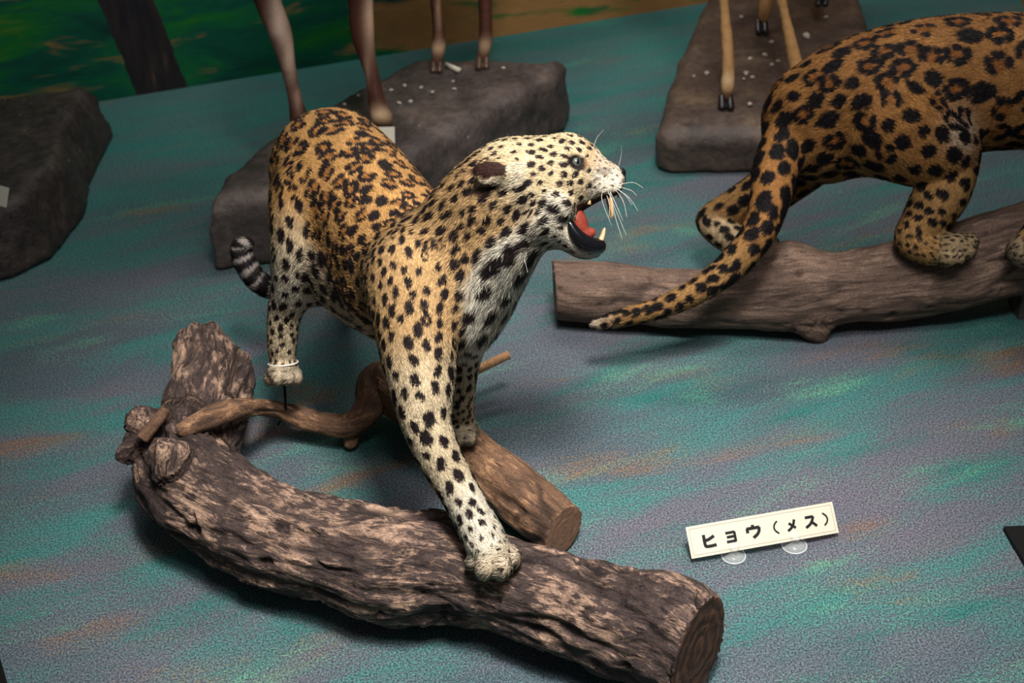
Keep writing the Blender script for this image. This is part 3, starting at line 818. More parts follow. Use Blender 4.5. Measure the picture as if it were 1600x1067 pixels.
# right front leg (nearer) reaching down to the driftwood
pawD = GD(772, 880, 0.181)
L.chain([(655, 440, 1.99, 86), (652, 510, 1.95, 66), (656, 570, 1.93, 56), (661, 620, 1.915, 47), (666, 660, 1.907, 39), (683, 705, 1.903, 35), (708, 752, 1.90, 32), (735, 800, pawD + .01, 31), (755, 838, pawD, 33)], .025, 1.0, 6,
        **look([TAN, TAN, CREAM, CREAM, CREAM, CREAM, WHT, WHT], [6.5, 7.5, 8.5, 9, 9, 8.5, 6.5, 3.5], [18, 20, 23, 25, 25, 24, 18, 12], [.15, .1, 0, 0, 0, 0, 0, 0], 1.5, [8, 9, 8, 6, 6, 5.5, 6, 6], .35, [.3, .15, 0, 0, 0]))
L.ell(767, 860, pawD - .004, 37, 28, 38, -.5, .010, **PAW)
for x, y, dz, r in ((743, 874, -.008, 13), (760, 886, -.030, 14), (784, 886, -.030, 14.5), (801, 871, -.006, 12)): L.ell(x, y, pawD + dz, r + 1, r + 5, r + 6, -.2, .003, **PAWB)
# left front leg on the forked branch
lpD = GD(725, 680, 0.115)
L.chain([(735, 440, 2.12, 62), (728, 510, 2.13, 40), (724, 560, 2.15, 27), (720, 610, 2.18, 22), (720, 655, lpD, 21)], .025, **look([CREAM, WHT, CREAM, CREAM], [8, 6, 5.5, 4], [20, 15, 13, 11], 0, 1.5, [10, 7, 7], .4))
L.ell(723, 673, lpD, 24, 22, 28, 0, .008, **PAWB)
for x, dz in ((708, -.0), (720, -.022), (735, -.018)): L.ell(x, 683, lpD + dz, 10, 12, 12, 0, .003, **PAWB)
# chest, neck
L.chain([(700, 425, 2.02, 98), (735, 360, 1.98, 82), (770, 312, 1.95, 74), (805, 290, 1.94, 68)], .03, .95, 6, flip=True, **look([TAN, TAN, TAN, CREAM], [6.5, 7, 6.2, 5], [18, 19, 16, 14], .08, 1.55, [11, 12, 10, 6], .38, [.25, .3, .25, 0]))
L.chain([(722, 470, 2.00, 66), (760, 420, 1.975, 60), (792, 385, 1.95, 50), (820, 365, 1.94, 40)], .03, 1.0, 6, flip=True, **look([WHT, WHT, WHT], [11, 12, 9], [31, 30, 22], 0, 1.5, [20, 20, 15], .5))
L.chain([(715, 500, 2.0, 48), (726, 535, 2.02, 26)], .025, **look(WHT, 8, 24, 0, 1.5, 18, .5))
# head, built in its own profile plane
HD = 1.94
HL = look([(236, 210, 166)], 5.0, 13.5, 0, 1.15, 5.5, .4)
HLW = look([(240, 228, 206)], 3.4, 13, 0, 1.2, 5, .4)
hrow = [(800, 281, 63, 54), (838, 281, 67, 64), (866, 277, 65, 62), (888, 273, 57, 52), (906, 276, 46, 43), (924, 279, 37, 37), (940, 280, 30, 34), (951, 281, 25, 29), (956, 282, 20, 24)]
L.chain([(u, v, HD, r) for u, v, r, h in hrow[:4]], .02, [h / r for u, v, r, h in hrow[:4]], 6, flip=True, **HL)
L.chain([(u, v, HD, r) for u, v, r, h in hrow[3:]], .012, [h / r for u, v, r, h in hrow[3:]], 6, flip=True, **HLW)
L.ell(888, 229, HD, 24, 17, 40, -.25, .012, **HL)
L.ell(884, 326, HD, 17, 26, 55, .3, .012, **HLW)                 # cheeks at the corner of the mouth
L.ell(850, 350, HD, 36, 30, 58, .4, .02, **look(WHT, 9, 22, 0, 1.6, 12, .45))
for sg in (-1, 1):                                               # muzzle pads, brow
    L.ell(953, 294, HD - sg * .018, 19, 14, 16, .2, .008, **HLW)
    L.ell(896, 241.5, HD - sg * .043, 17, 6.5, 11, -.5, .004, **HL)
    L.ell(896, 268, HD - sg * .041, 15, 6.5, 9, -.35, .004, **HLW)
    L.ell(868, 318, HD - sg * .048, 28, 20, 16, -.6, .01, **look(WHT, 6, 17, 0, 1.6, 13, .55))
# lower jaw
L.chain([(858, 352, HD, 34), (886, 370, HD, 22), (910, 387, HD, 17), (928, 391, HD, 12)], .01, 1.5, 5, flip=True, **look([WHT, (236, 224, 204)], 3.2, 15, 0, 1.2, 5, .4))
# ears, laid back
for sg in (-1, 1):
    EA = look((226, 196, 150), 2, 30, 0, 1, 6, .5)
    L.ell(790, 268, HD - sg * .062, 26, 24, 12, .15, .012, **EA)
    L.ell(768, 270, HD - sg * .074, 28, 20, 10, .1, .008, **EA)

def carve(f):
    sc = HD / F
    for sg in (-1, 1):
        f.ell(CAM(788, 283, HD - sg * .088), (30 * sc, 8 * sc, 14 * sc), .15, .003, 'sub')     # hollow of the ear
        f.ell(CAM(900, 253, HD - sg * .052), (9 * sc, 10 * sc, 9 * sc), 0, .004, 'sub')      # eye socket
    f.cone(CAM(905, 350, HD), CAM(985, 340, HD), 20 * sc, 34 * sc, .004, 3.0, 'sub') if False else None
def post(V, N, px, base, A, dn, Vc):
    x, y, D = px[:, 0], px[:, 1], px[:, 2]
    head = (x > 735) & (x < 985) & (y > 195) & (y < 415) & (D < 2.1)
    Nc = np.stack([N @ RT, N @ UP, N @ FW], 1)
    def setc(m, c, w=1.0):
        base[m] = base[m] * (1 - w) + s2l(*c) * w
    # back of the ear dark with a pale band, hollow dark
    e = head & (np.hypot((x - 766) / 28., (y - 266) / 13.5) + .12 * vnoise(V * 70, 3) < 1) & (np.abs(D - HD) > .03); setc(e, (58, 34, 28)); A['gap'][e] = 0; A['fur'][e] = .005
    e = head & (x > 750) & (x < 790) & (y >= 278 + (770 - x) * .08) & (y < 289) & (np.abs(D - HD) > .03); setc(e, (238, 216, 184)); A['gap'][e] = 0
    e = head & (x > 738) & (x < 772) & (y >= 287) & (y < 304) & (np.abs(D - HD) > .045); setc(e, (70, 50, 42)); A['gap'][e] = 0
    e = head & (x > 795) & (x < 826) & (y > 255) & (y < 292); setc(e, (236, 220, 190), .7); A['gap'][e] = 0; A['fur'][e] = .011
    # around the eye
    xr = (x - 903) * .85 + (y - 254) * .3; yr = (y - 254) * .95 - (x - 903) * .35; q = np.hypot(xr / 19.0, yr / 15.0); e = head & (q < 1); setc(e, (40, 34, 32), np.clip((1 - q[e]) * 3.5, 0, 1)[:, None]); A['gap'][e] = 0; A['fur'][e] = .0025
    # inside of the lips, roof of the mouth
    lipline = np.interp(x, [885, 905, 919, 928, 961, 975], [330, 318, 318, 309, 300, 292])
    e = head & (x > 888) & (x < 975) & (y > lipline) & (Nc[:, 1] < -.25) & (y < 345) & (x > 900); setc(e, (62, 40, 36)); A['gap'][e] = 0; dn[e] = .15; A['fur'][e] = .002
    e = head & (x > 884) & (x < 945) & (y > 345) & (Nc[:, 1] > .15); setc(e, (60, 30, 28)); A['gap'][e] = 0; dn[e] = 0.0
    # snarl fold shade put into the colour beside the nose; dark lip line
    cr = head & (x > 908) & (x < 962) & (y > 258) & (y < 305) & (np.sin((y - .55 * (x - 930)) * .62 + 1.5 * vnoise(V * 60, 8)) > .62); setc(cr, (150, 122, 100), .6)
    cr = head & (np.hypot((x - 944) / 13., (y - 267) / 6.) < 1); setc(cr, (110, 92, 86), .6)
    cr = head & (x > 890) & (x < 962) & (np.abs(y - lipline) < 4); setc(cr, (70, 50, 44), .6)
    # nose bridge short and warm; muzzle pale
    e = head & (x > 915) & (y < 262); setc(e, (196, 154, 112), .45); A['gap'][e] *= 1.0
    e = head & (x > 930); A['fur'][e] = np.minimum(A['fur'][e], .004); A['spot'][e] = .0022; A['gap'][e] = np.where(A['gap'][e] > 0, .009, 0)
    dn[head] *= 1.35
    return base, A, dn
def tailband(px, A, c):
    b = np.clip(A['band'], 0, 1); x, y = px[:, 0], px[:, 1]
    tp = np.array([(446, 420), (432, 448), (405, 440), (383, 412), (375, 388), (386, 378)], float)
    P = spline(np.c_[tp, np.zeros(6)], 10)[:, :2]; ac = np.concatenate([[0], np.cumsum(np.linalg.norm(np.diff(P, axis=0), axis=1))])
    m = (b > .05) & (x < 470) & (y > 350) & (y < 475) & (px[:, 2] > 2.42)
    if m.any():
        d = (x[m][:, None] - P[None, :, 0]) ** 2 + (y[m][:, None] - P[None, :, 1]) ** 2
        s = ac[d.argmin(1)]; w = (np.mod(s, 21.0) < 15.5).astype(float)
        w = np.where(s > 118, (np.mod(s, 17) < 8), w).astype(float)
        cc = np.where(w[:, None] > .5, s2l(34, 26, 28), s2l(196, 184, 176))
        c = c.copy(); c[m] = cc
    return c
lroot = empty('leopard', (-0.20, 1.62, 0.0), 'mounted pale leopard roaring with open mouth, paw on the big driftwood', 'leopard')
lbody = finish(L, 'leopard', .0042, lroot, carve, 420000, 5, OCH, WHT, (34, 24, 26), (166, 104, 50), post=post, tailband=tailband)

def small_sdf(name, fn, lo, hi, vox, mat, parent):
    f = SDF(lo, hi, vox); fn(f); Vc, Q = f.mesh(); V = c2w(Vc); N = vnormals(V, Q)
    if (N * (V - V.mean(0))).sum() < 0: Q = Q[:, ::-1].copy()
    return mobj(name, V, Q, mat, parent)
sc = HD / F
hb = (CAM(860, 420, HD) - np.array([0, .01, .12]), CAM(990, 250, HD) + np.array([.01, .01, .12]))
def box(*P):
    P = np.array(P); return P.min(0) - .03, P.max(0) + .03
def fn_nose(f):
    f.ell(CAM(969, 271, HD), (9 * sc, 9.5 * sc, 17 * sc), -.5, .003); f.ell(CAM(973, 281, HD), (5 * sc, 8 * sc, 8 * sc), 0, .003)
small_sdf('nose_pad', fn_nose, *box(CAM(970, 275, HD)), .0015, M_NOSE, lbody)
def chainf(f, pts, k=.004, kd=1.0):
    P = spline(np.array([list(CAM(x, y, HD) + np.array([0, 0, -w * sc])) + [r * sc] for x, y, w, r in pts]), 5)
    for i in range(len(P) - 1): f.cone(P[i, :3], P[i + 1, :3], P[i, 3], P[i + 1, 3], k, kd)
small_sdf('lower_lip', lambda f: chainf(f, [(887, 350, 34, 6), (894, 364, 33, 8), (906, 377, 30, 10), (920, 385, 24, 10.5), (932, 386, 14, 11), (935, 385, 0, 10), (932, 386, -14, 11), (920, 386, -24, 12), (906, 378, -30, 11), (887, 350, -34, 6)]),
          *box(CAM(880, 340, HD - .05), CAM(945, 400, HD + .05)), .0018, M_BLACK, lbody)
small_sdf('tongue', lambda f: chainf(f, [(884, 322, 0, 8), (894, 334, 0, 13), (902, 348, 0, 13), (909, 361, 0, 8.5), (917, 367, 0, 6), (926, 362, 0, 3.5)], .006, 1.6),
          *box(CAM(870, 320, HD - .03), CAM(930, 380, HD + .03)), .0018, M_TONGUE, lbody)
small_sdf('mouth_lining', lambda f: (chainf(f, [(874, 322, 0, 12), (886, 328, 0, 9), (893, 322, 0, 7)], .006, 3.0), chainf(f, [(890, 362, 0, 10), (915, 380, 0, 7)], .006, 2.0)),
          *box(CAM(870, 310, HD - .05), CAM(920, 390, HD + .05)), .002, M_MOUTH, lbody)
def tooth(pts, w, rr):
    P = spline(np.array([CAM(x, y, HD) + np.array([0, 0, -w * sc]) for x, y in pts]), 5)
    R = np.linspace(1, .12, len(P)) ** .8 * rr * sc
    V, Fc = tube(c2w(P), R, 10)
    return mobj('canine_tooth', V, Fc, M_TOOTH, lbody)
for w in (17, -15):
    tooth([(950, 300), (953, 318), (956, 341)], w, 5.6)
    tooth([(929, 384), (939, 374), (944, 357)], w * .85, 6.5)
for i in range(6):
    w = -9 + i * 3.6
    V, Fc = tube(c2w(np.array([CAM(966, 300, HD) + [0, 0, -w * sc], CAM(966.5, 308, HD) + [0, 0, -w * sc]])), [2.0 * sc, 1.1 * sc], 8)
    mobj('incisor_tooth', V, Fc, M_TOOTH, lbody)
for x, y, w in ((902, 365, 22), (908, 371, 21), (919, 317, 24)):
    V, Fc = tube(c2w(np.array([CAM(x, y + 5, HD) + [0, 0, -w * sc], CAM(x + 1, y - 5, HD) + [0, 0, -w * sc]])), [3.6 * sc, 1.0 * sc], 8)
    mobj('molar_tooth', V, Fc, M_TOOTH, lbody)
# eyes: glass ball with grey iris, dark pupil
iv, iff = ico(4)
for sg in (1, -1):
    c = CAM(900, 254, HD - sg * .0405); R = .0092
    Vc = c + iv * R
    fdir = np.array([.30, .08, -sg * .95]); fdir /= np.linalg.norm(fdir)
    e1 = np.cross([0, 1, 0], fdir); e1 /= np.linalg.norm(e1); e2 = np.cross(fdir, e1)
    a = iv @ e1; b = iv @ e2; fr = iv @ fdir
    rr = np.hypot(a, b); col = np.tile(s2l(30, 28, 28), (len(iv), 1))
    iris = (rr < .90) & (fr > 0); col[iris] = s2l(92, 98, 90)
    ring = (rr < .90) & (rr > .76) & (fr > 0); col[ring] = s2l(48, 50, 48)
    pup = (np.hypot(a / .30, b / .46) < 1) & (fr > 0); col[pup] = s2l(14, 16, 20)
    mobj('eye', c2w(Vc), iff, M_EYE, lbody, attrs={'Col': col})
# whiskers
wh = [((945, 296), (958, 330), (974, 372)), ((949, 298), (962, 330), (969, 350)), ((955, 296), (978, 312), (992, 335)), ((958, 294), (982, 302), (990, 312)), ((950, 300), (958, 342), (968, 378)), ((940, 300), (938, 318), (952, 358)), ((962, 293), (985, 290), (1000, 300)),
      ((957, 297), (970, 318), (975, 345)), ((953, 292), (972, 308), (983, 326)), ((926, 238), (930, 222), (940, 210)), ((924, 238), (928, 226), (931, 218)), ((965, 262), (968, 246), (967, 234)), ((944, 300), (950, 325), (948, 345)), ((816, 398), (820, 410), (824, 428))]
for k, (a, b, c) in enumerate(wh):
    w0 = 30 if k < 9 else 22
    P = spline(np.array([CAM(*a, HD) + [0, 0, -w0 * sc], CAM(*b, HD) + [0, 0, -(w0 + 10) * sc], CAM(*c, HD) + [0, 0, -(w0 + 22) * sc]]), 6)
    V, Fc = tube(c2w(P), np.linspace(.00034, .00012, len(P)), 5)
    mobj('whisker', V, Fc, M_WHISK, lbody)
# rod through the paw, string round the ankle
rodP = np.array([PX(444, 596, 2.32), G(447, 643, .083), G(434, 664, .045)])
V, Fc = tube(rodP, .0026, 8); mobj('support_rod', V, Fc, M_DARK, lroot)
ring = []
for k in range(25):
    t = 2 * math.pi * k / 24; ring.append(PX(442.5 + 23 * math.cos(t), 567 + 4.5 * math.sin(t) - 2 * math.cos(t), 2.322 - .030 * math.sin(t)))
V, Fc = tube(np.array(ring), .0016, 8, cap=False); mobj('string_tie', V, Fc, M_WHISK, lroot)

# ---- the second, darker cat walking away to the right
J = Beast()
JO = (176, 122, 68); JT = (180, 136, 84); JW = (214, 186, 146)
J.chain([(1288, 190, 2.60, 96), (1345, 166, 2.58, 106), (1430, 146, 2.57, 111), (1520, 131, 2.57, 106), (1630, 128, 2.57, 104), (1750, 138, 2.57, 108), (1840, 140, 2.57, 96)], .04, .95, 6, flip=True,
        **look([JO, JO, JO, JT, JT], [16, 19, 22, 23], [34, 44, 52, 55], [.25, .75, 1, 1], 1.25, 10, .35, 1))
J.chain([(1400, 195, 2.52, 86), (1455, 228, 2.50, 66), (1492, 245, 2.50, 38), (1472, 300, 2.505, 42), (1445, 345, 2.51, 35), (1426, 375, 2.505, 27), (1452, 391, 2.49, 23)], .03, 1.0, 6,
        **look([JO, JO, JT, JT, JT, JT, JT], [17, 17, 17, 16, 13, 7, 4], [37, 33, 28, 26, 21, 14, 11], [.4, .1, 0, 0, 0, 0, 0], [1.1, .9, .65, .6, .7, 1], 8, .35, [.6, .2, 0, 0, 0, 0, 0]))
JP = look((176, 152, 116), 3.6, 11, 0, 1.6, 8, .45)
J.ell(1482, 388, 2.490, 36, 23, 32, .3, .012, **JP)
for x, y, dz in ((1478, 404, -.020), (1496, 402, -.022), (1512, 391, -.012), (1516, 378, .006)): J.ell(x, y, 2.481 + dz, 12, 14, 15, .3, .004, **JP)
J.chain([(1270, 245, 2.70, 44), (1205, 295, 2.76, 38), (1150, 325, 2.78, 30), (1108, 344, 2.79, 20), (1135, 368, 2.765, 24), (1175, 386, 2.725, 22)], .025, 1.0, 6, **look([JT, JT, JT, JW, JW], [13, 13, 11, 8], [27, 26, 23, 18], 0, 1.2, 8))
J.ell(1192, 386, 2.703, 26, 22, 30, .2, .01, **look((176, 152, 116), 3.2, 10, 0, 1.3, 7, .4))
J.chain([(1232, 215, 2.57, 38), (1212, 265, 2.53, 36), (1203, 312, 2.49, 31), (1187, 360, 2.465, 27), (1153, 405, 2.46, 25), (1105, 445, 2.46, 21), (1040, 478, 2.47, 17), (975, 496, 2.48, 14), (932, 507, 2.49, 9)], .02, 1.0, 6,
        **look([JO, JO, JO, JO, JT, JT, JT, JT, (210, 190, 170)], [16, 17, 16, 15, 13, 11, 10, 9, 6], [31, 33, 31, 29, 25, 22, 20, 18, 17], 0, 1.3, [8, 7, 7, 7, 8, 8, 9, 9, 9], .35))
# fore parts beyond the frame
J.chain([(1770, 190, 2.50, 74), (1720, 270, 2.485, 48), (1660, 330, 2.470, 36), (1620, 375, 2.462, 28)], .03, **look([JO, JT], 12, 30, .2, 1.3, 8))
J.ell(1606, 392, 2.466, 32, 28, 32, 0, .012, **look((170, 150, 122), 3.2, 10, 0, 1.3, 7, .4))
J.chain([(1790, 190, 2.66, 70), (1800, 230, 2.66, 40), (1796, 252, 2.655, 27)], .03, **look([JO, JT], 12, 30, .2, 1.3, 8))
J.ell(1788, 262, 2.65, 34, 16, 34, 0, .012, **look((170, 150, 122), 3.2, 10, 0, 1.3, 7, .4))
J.chain([(1860, 130, 2.55, 80), (1930, 110, 2.54, 66), (1980, 110, 2.54, 60)], .03, **look(JO, 9, 24, .1, 1.3, 9))
J.ell(1990, 105, 2.54, 62, 54, 60, 0, .02, **look(JO, 6, 16, 0, 1.2, 6)); J.ell(2035, 122, 2.54, 36, 30, 34, -.3, .015, **look(JW, 4, 14, 0, 1.2, 5))
for z in (-.055, .055): J.ell(1970, 55, 2.54 + z, 14, 16, 8, 0, .008, **look(JO, 4, 30, 0, 1.2, 5))
def jpost(V, N, px, base, A, dn, Vc):
    x, y = px[:, 0], px[:, 1]
    q = np.exp(-(((x - 1502) / 26) ** 2 + ((y - 205) / 34) ** 2)); base = base * (1 - q[:, None] * .7) + s2l(222, 206, 184) * q[:, None] * .7
    dn[x > 1660] *= .12
    q2 = np.exp(-(((x - 950) / 24) ** 2)); 
    return base, A, dn
jcat = empty('jaguar', tuple(np.array([G(1490, 420, 0)[0], G(1490, 420, 0)[1], 0.0])), 'darker golden spotted cat with long tail, standing on the fallen log', 'jaguar')
finish(J, 'jaguar', .006, jcat, None, 230000, 9, JO, JT, (20, 15, 18), (150, 88, 36), post=jpost, width=.0008)

# ------------------------------------------------------------------ antelopes in the background (legs in frame)
def antelope(name, label, legs, hoofs, torso, colf, cat, vox=.009, hoofm=None):
    A = Beast(); K = ['r', 'g', 'b']; one = dict(r=.5, g=.5, b=.5)
    for lg in legs: A.chain(lg, .012, 1.0, 5, **one)
    for tr in torso: A.chain(tr, .05, 1.0, 5, **one)
    f = A.build(vox, K); Vc, Q = f.mesh(); V = c2w(Vc); N = vnormals(V, Q)
    if (N * (V - V.mean(0))).sum() < 0: Q = Q[:, ::-1].copy(); N = -N
    px = np.stack([Vc[:, 0] / Vc[:, 2] * F + W / 2, HH / 2 - Vc[:, 1] / Vc[:, 2] * F, Vc[:, 2]], 1)
    root = empty(name, (V[:, 0].mean(), V[:, 1].mean(), 0.1), label, cat)
    mobj('body', V, Q, M_HAIRY, root, attrs={'Col': colf(px, V, N)})
    for (x, y, D, w, hgt) in hoofs:
        b = w2c(PX(x, y, D)); s_ = D / F
        def fnh(f):
            for sg in (-1, 1):
                f.cone(b + np.array([sg * w * .28 * s_, hgt * s_ * .5, 0.0]), b + np.array([sg * w * .30 * s_, -hgt * .30 * s_, -.008]), w * .24 * s_, w * .30 * s_, .002)
        small_sdf('hoof', fnh, b - .06, b + .06, .003, hoofm or M_HOOF, root)
    return root
def D1(px, py, h): return GD(px, py, h)
dA = D1(462, 222, RH1 + .008); dB = D1(598, 205, RH1 + .013); dC = D1(683, 112, RH1 + .002); dD = D1(755, 106, RH1 + .002)
legA = [(405, -60, dA - .16, 30), (418, 0, dA - .12, 21), (437, 50, dA - .09, 19), (449, 100, dA - .06, 13), (460, 150, dA - .03, 11), (468, 192, dA - .015, 15), (462, 214, dA, 11)]
legB = [(552, -60, dB - .16, 30), (563, 0, dB - .12, 20), (566, 50, dB - .09, 19), (573, 85, dB - .07, 14), (582, 120, dB - .05, 11.5), (589, 160, dB - .03, 14), (597, 186, dB - .01, 17), (600, 196, dB, 12)]
legC = [(676, -80, dC - .1, 20), (681, 0, dC - .06, 9.5), (686, 50, dC - .03, 10.5), (685, 75, dC - .015, 11.5), (683, 96, dC, 8)]
legD = [(756, -80, dD - .1, 20), (758, 0, dD - .06, 11.5), (759, 50, dD - .03, 11), (758, 68, dD - .015, 11), (755, 90, dD, 8)]
def brown(px, V, N):
    x, y = px[:, 0], px[:, 1]; n = fbm(V * 14, 3, 3)
    c = np.tile(s2l(78, 42, 30), (len(V), 1)); c = c * (1 + .35 * n)[:, None]
    def put(m, col, w): 
        nonlocal c; c = c * (1 - (m * w)[:, None]) + s2l(*col) * (m * w)[:, None]
    g = lambda cx, cy, sx, sy: np.exp(-((x - cx) / sx) ** 2 - ((y - cy) / sy) ** 2)
    nn = np.clip(.75 + n, 0, 1)
    put(g(436, 30, 17, 48) * nn, (226, 196, 176), 1); put(g(452, 90, 13, 40) * nn, (222, 188, 166), .95); put(g(466, 150, 7, 18), (196, 158, 136), .6); put(g(458, 216, 16, 13), (220, 190, 170), .9)
    put(g(580, 25, 10, 50), (216, 180, 152), .85); put(g(573, 110, 5, 30), (190, 150, 126), .5); put(g(590, 180, 22, 12), (226, 190, 150), .95); put(g(590, 198, 25, 8), (60, 36, 30), .9)
    put(g(684, 76, 18, 11), (208, 172, 138), .9); put(g(685, 10, 4, 45), (176, 140, 110), .7); put(g(757, 72, 16, 12), (208, 172, 138), .9); put(g(684, 100, 18, 10), (120, 84, 60), .7); put(g(756, 96, 18, 14), (120, 84, 60), .7)
    return np.clip(c, 0, 1)
antelope('antelope', 'dark brown antelope with white leg patches standing on the long rock', [legA, legB, legC, legD],
         [(464, 220, dA, 22, 14), (599, 204, dB, 26, 14), (682, 104, dC, 17, 24), (754, 98, dD, 19, 26)],
         [[(480, -190, dA - .28, 110), (560, -215, dA - .15, 120), (640, -225, dA + .05, 115), (720, -235, dC + .0, 95)], [(405, -60, dA - .16, 32), (450, -170, dA - .2, 60)], [(552, -60, dB - .16, 32), (560, -170, dB - .2, 60)],
          [(676, -80, dC - .1, 24), (690, -200, dC - .1, 55)], [(756, -80, dD - .1, 24), (730, -200, dD - .1, 55)], [(760, -250, dC, 70), (840, -340, dC, 45), (900, -420, dC, 38), (960, -410, dC, 26)]], brown, 'antelope', hoofm=M_HOOFB)
dE = D1(1134, 172, RH2); dF = D1(1250, 150, RH2 + .005); dG = D1(1190, 58, RH2)
legE = [(1128, -90, dE - .1, 22), (1131, 0, dE - .06, 8.5), (1136, 60, dE - .03, 9.5), (1138, 105, dE - .02, 9.5), (1137, 130, dE - .01, 11), (1136, 150, dE, 8)]
legF = [(1200, -90, dF - .12, 24), (1221, 0, dF - .08, 8.5), (1232, 50, dF - .05, 9), (1243, 100, dF - .02, 11), (1250, 135, dF, 9)]
legG = [(1204, -90, dG - .1, 22), (1199, -20, dG - .03, 10), (1196, 12, dG - .02, 11), (1193, 30, dG - .0, 8)]
legH = [(1284, -120, dG - .1, 22), (1284, -50, dG - .03, 10), (1283, -20, dG - .02, 11), (1283, -10, dG - .0, 8)]
def tan_(px, V, N):
    y = px[:, 1]; n = fbm(V * 14, 3, 6); c = np.tile(s2l(188, 142, 92), (len(V), 1)) * (1 + .2 * n)[:, None]
    w = np.exp(-((y - 128) / 12) ** 2) * .7; c = c * (1 - w[:, None]) + s2l(222, 190, 150) * w[:, None]
    w = np.clip((y - 138) / 10, 0, 1) * .8; c = c * (1 - w[:, None]) + s2l(70, 42, 38) * w[:, None]
    return np.clip(c, 0, 1)
TT = [[(1140, -200, dE - .2, 75), (1200, -225, dE - .05, 82), (1270, -240, dG - .05, 70)], [(1128, -90, dE - .1, 22), (1135, -190, dE - .15, 45)], [(1200, -90, dF - .12, 24), (1190, -190, dF - .15, 45)], [(1204, -90, dG - .1, 22), (1240, -220, dG - .08, 45)], [(1284, -120, dG - .1, 22), (1275, -220, dG - .08, 45)],
      [(1110, -230, dE - .25, 40), (1060, -330, dE - .3, 28), (1030, -400, dE - .3, 28), (990, -390, dE - .33, 18)]]
gaz = antelope('antelope', 'slender tan antelope standing on the flat brown rock', [legE, legF, legG, legH], [(1134, 162, dE, 22, 22), (1252, 142, dF, 22, 18), (1190, 44, dG, 18, 24), (1283, 2, dG, 18, 18)], TT, tan_, 'antelope')
off = G(1583, 172 - 8, 0.0) - G(1134, 172 + 4, 0.0)
g2 = gaz.copy(); COL.objects.link(g2); g2.location = (gaz.location[0] + off[0], gaz.location[1] + off[1], gaz.location[2] - RH2 + 0.0); g2['label'] = 'tan antelope at the top right corner, one leg showing above the jaguar'
for ch in list(gaz.children):
    c = ch.copy(); COL.objects.link(c); c.parent = g2

# ------------------------------------------------------------------ chips and peg on the rocks
pv_, pf_ = ico(1)
def chips(spots, h, group, label):
    first = None
    for k, (x, y, r) in enumerate(spots):
        p = G(x, y, h); D = w2c(p)[2]; rr = r * D / F
        if first is None:
            q = pv_ * (1 + .3 * vnoise(pv_ * 2.3, 4))[:, None]
            first = bpy.data.meshes.new('stone_chip'); first.from_pydata([tuple(v) for v in q], [], [tuple(int(i) for i in f) for f in pf_]); first.materials.append(M_CHIP)
        o = bpy.data.objects.new('stone_chip', first); COL.objects.link(o); o.location = (p[0], p[1], h + rr * .4); o.scale = (rr * 1.1, rr * .9, rr * .6); o.rotation_euler = (0, 0, k * 1.7)
        tag(o, label, 'stone', group)
chips([(612, 142, 4), (632, 135, 4), (658, 138, 3.5), (624, 162, 4), (642, 160, 4.5), (538, 164, 3.5), (676, 145, 3.5), (710, 140, 3.5), (708, 128, 3), (786, 108, 4), (560, 150, 3)], RH1 + .001, 'stone chips on the long dark rock', 'tiny pale stone chip lying on the long dark rock')
chips([(1105, 116, 5), (1084, 120, 3), (1172, 93, 4), (1195, 87, 4.5), (1206, 102, 4), (1215, 97, 4), (1166, 116, 5), (1176, 122, 4), (1162, 124, 3), (1205, 67, 4), (1260, 58, 7), (1172, 164, 4.5), (1158, 28, 4), (1290, 28, 4)], RH2 + .001, 'stone chips on the flat brown rock', 'tiny pale stone chip lying on the flat brown rock')
V, Fc = tube(np.array([G(697, 101, RH1 + .008), G(718, 110, RH1 + .008)]), .007, 10)
tag(mobj('white_peg', V, Fc, M_WHITE), 'small white peg lying between the antelope hooves', 'peg')

# ------------------------------------------------------------------ labels
def slab(name, P0, ex, ey, w, h, th, mat, parent=None):
    n = np.cross(ex, ey); V = []
    for t in (0, -th):
        for a, b in ((0, 0), (w, 0), (w, h), (0, h)): V.append(P0 + ex * a + ey * b + n * t)
    return mobj(name, V, [(0, 1, 2, 3), (7, 6, 5, 4), (0, 4, 5, 1), (1, 5, 6, 2), (2, 6, 7, 3), (3, 7, 4, 0)], mat, parent, smooth=False)
# label plate with writing
p0 = G(1081, 873, .012); p1 = G(1311, 832, .012)
ex = p1 - p0; PW = np.linalg.norm(ex); ex /= PW
back = np.array([-ex[1], ex[0], 0]); til = math.radians(45)
ey = back * math.sin(til) + np.array([0, 0, 1]) * math.cos(til); en_ = np.cross(ex, ey)
PH = 49.5 * w2c(p0)[2] / F
sroot = empty('name_plate', tuple((p0 + p1) / 2 * np.array([1, 1, 0])), 'cream name plate lettered ヒョウ（メス） on two clear suction cups', 'sign')
def plate_pt(u, v, off=0.0):               # u 0..1 along, v 0..1 up; the card bows slightly
    bow = .012 * (4 * (u - .5) ** 2 - .9) * -1
    sag = .009 * (1 - v) * 0
    return p0 + ex * (u * PW) + ey * (v * PH) + en_ * (off + bow * .6) 
def plate_patch(poly_uv, off):
    return [plate_pt(u, v, off) for u, v in poly_uv]
nu = 24; V = []; Fc = []
for off_ in (0, -.0012):
    for j in range(2):
        for i in range(nu + 1): V.append(plate_pt(i / nu, j, off_))
n1 = nu + 1
for i in range(nu):
    Fc += [(i, i + 1, n1 + i + 1, n1 + i), (3 * n1 + i, 3 * n1 + i + 1, 2 * n1 + i + 1, 2 * n1 + i), (2 * n1 + i, 2 * n1 + i + 1, i + 1, i), (n1 + i, n1 + i + 1, 3 * n1 + i + 1, 3 * n1 + i)]
Fc += [(0, n1, 3 * n1, 2 * n1), (nu, 2 * n1 + nu, 3 * n1 + nu, n1 + nu)]
mobj('card', V, Fc, M_WHITE, sroot, smooth=False)
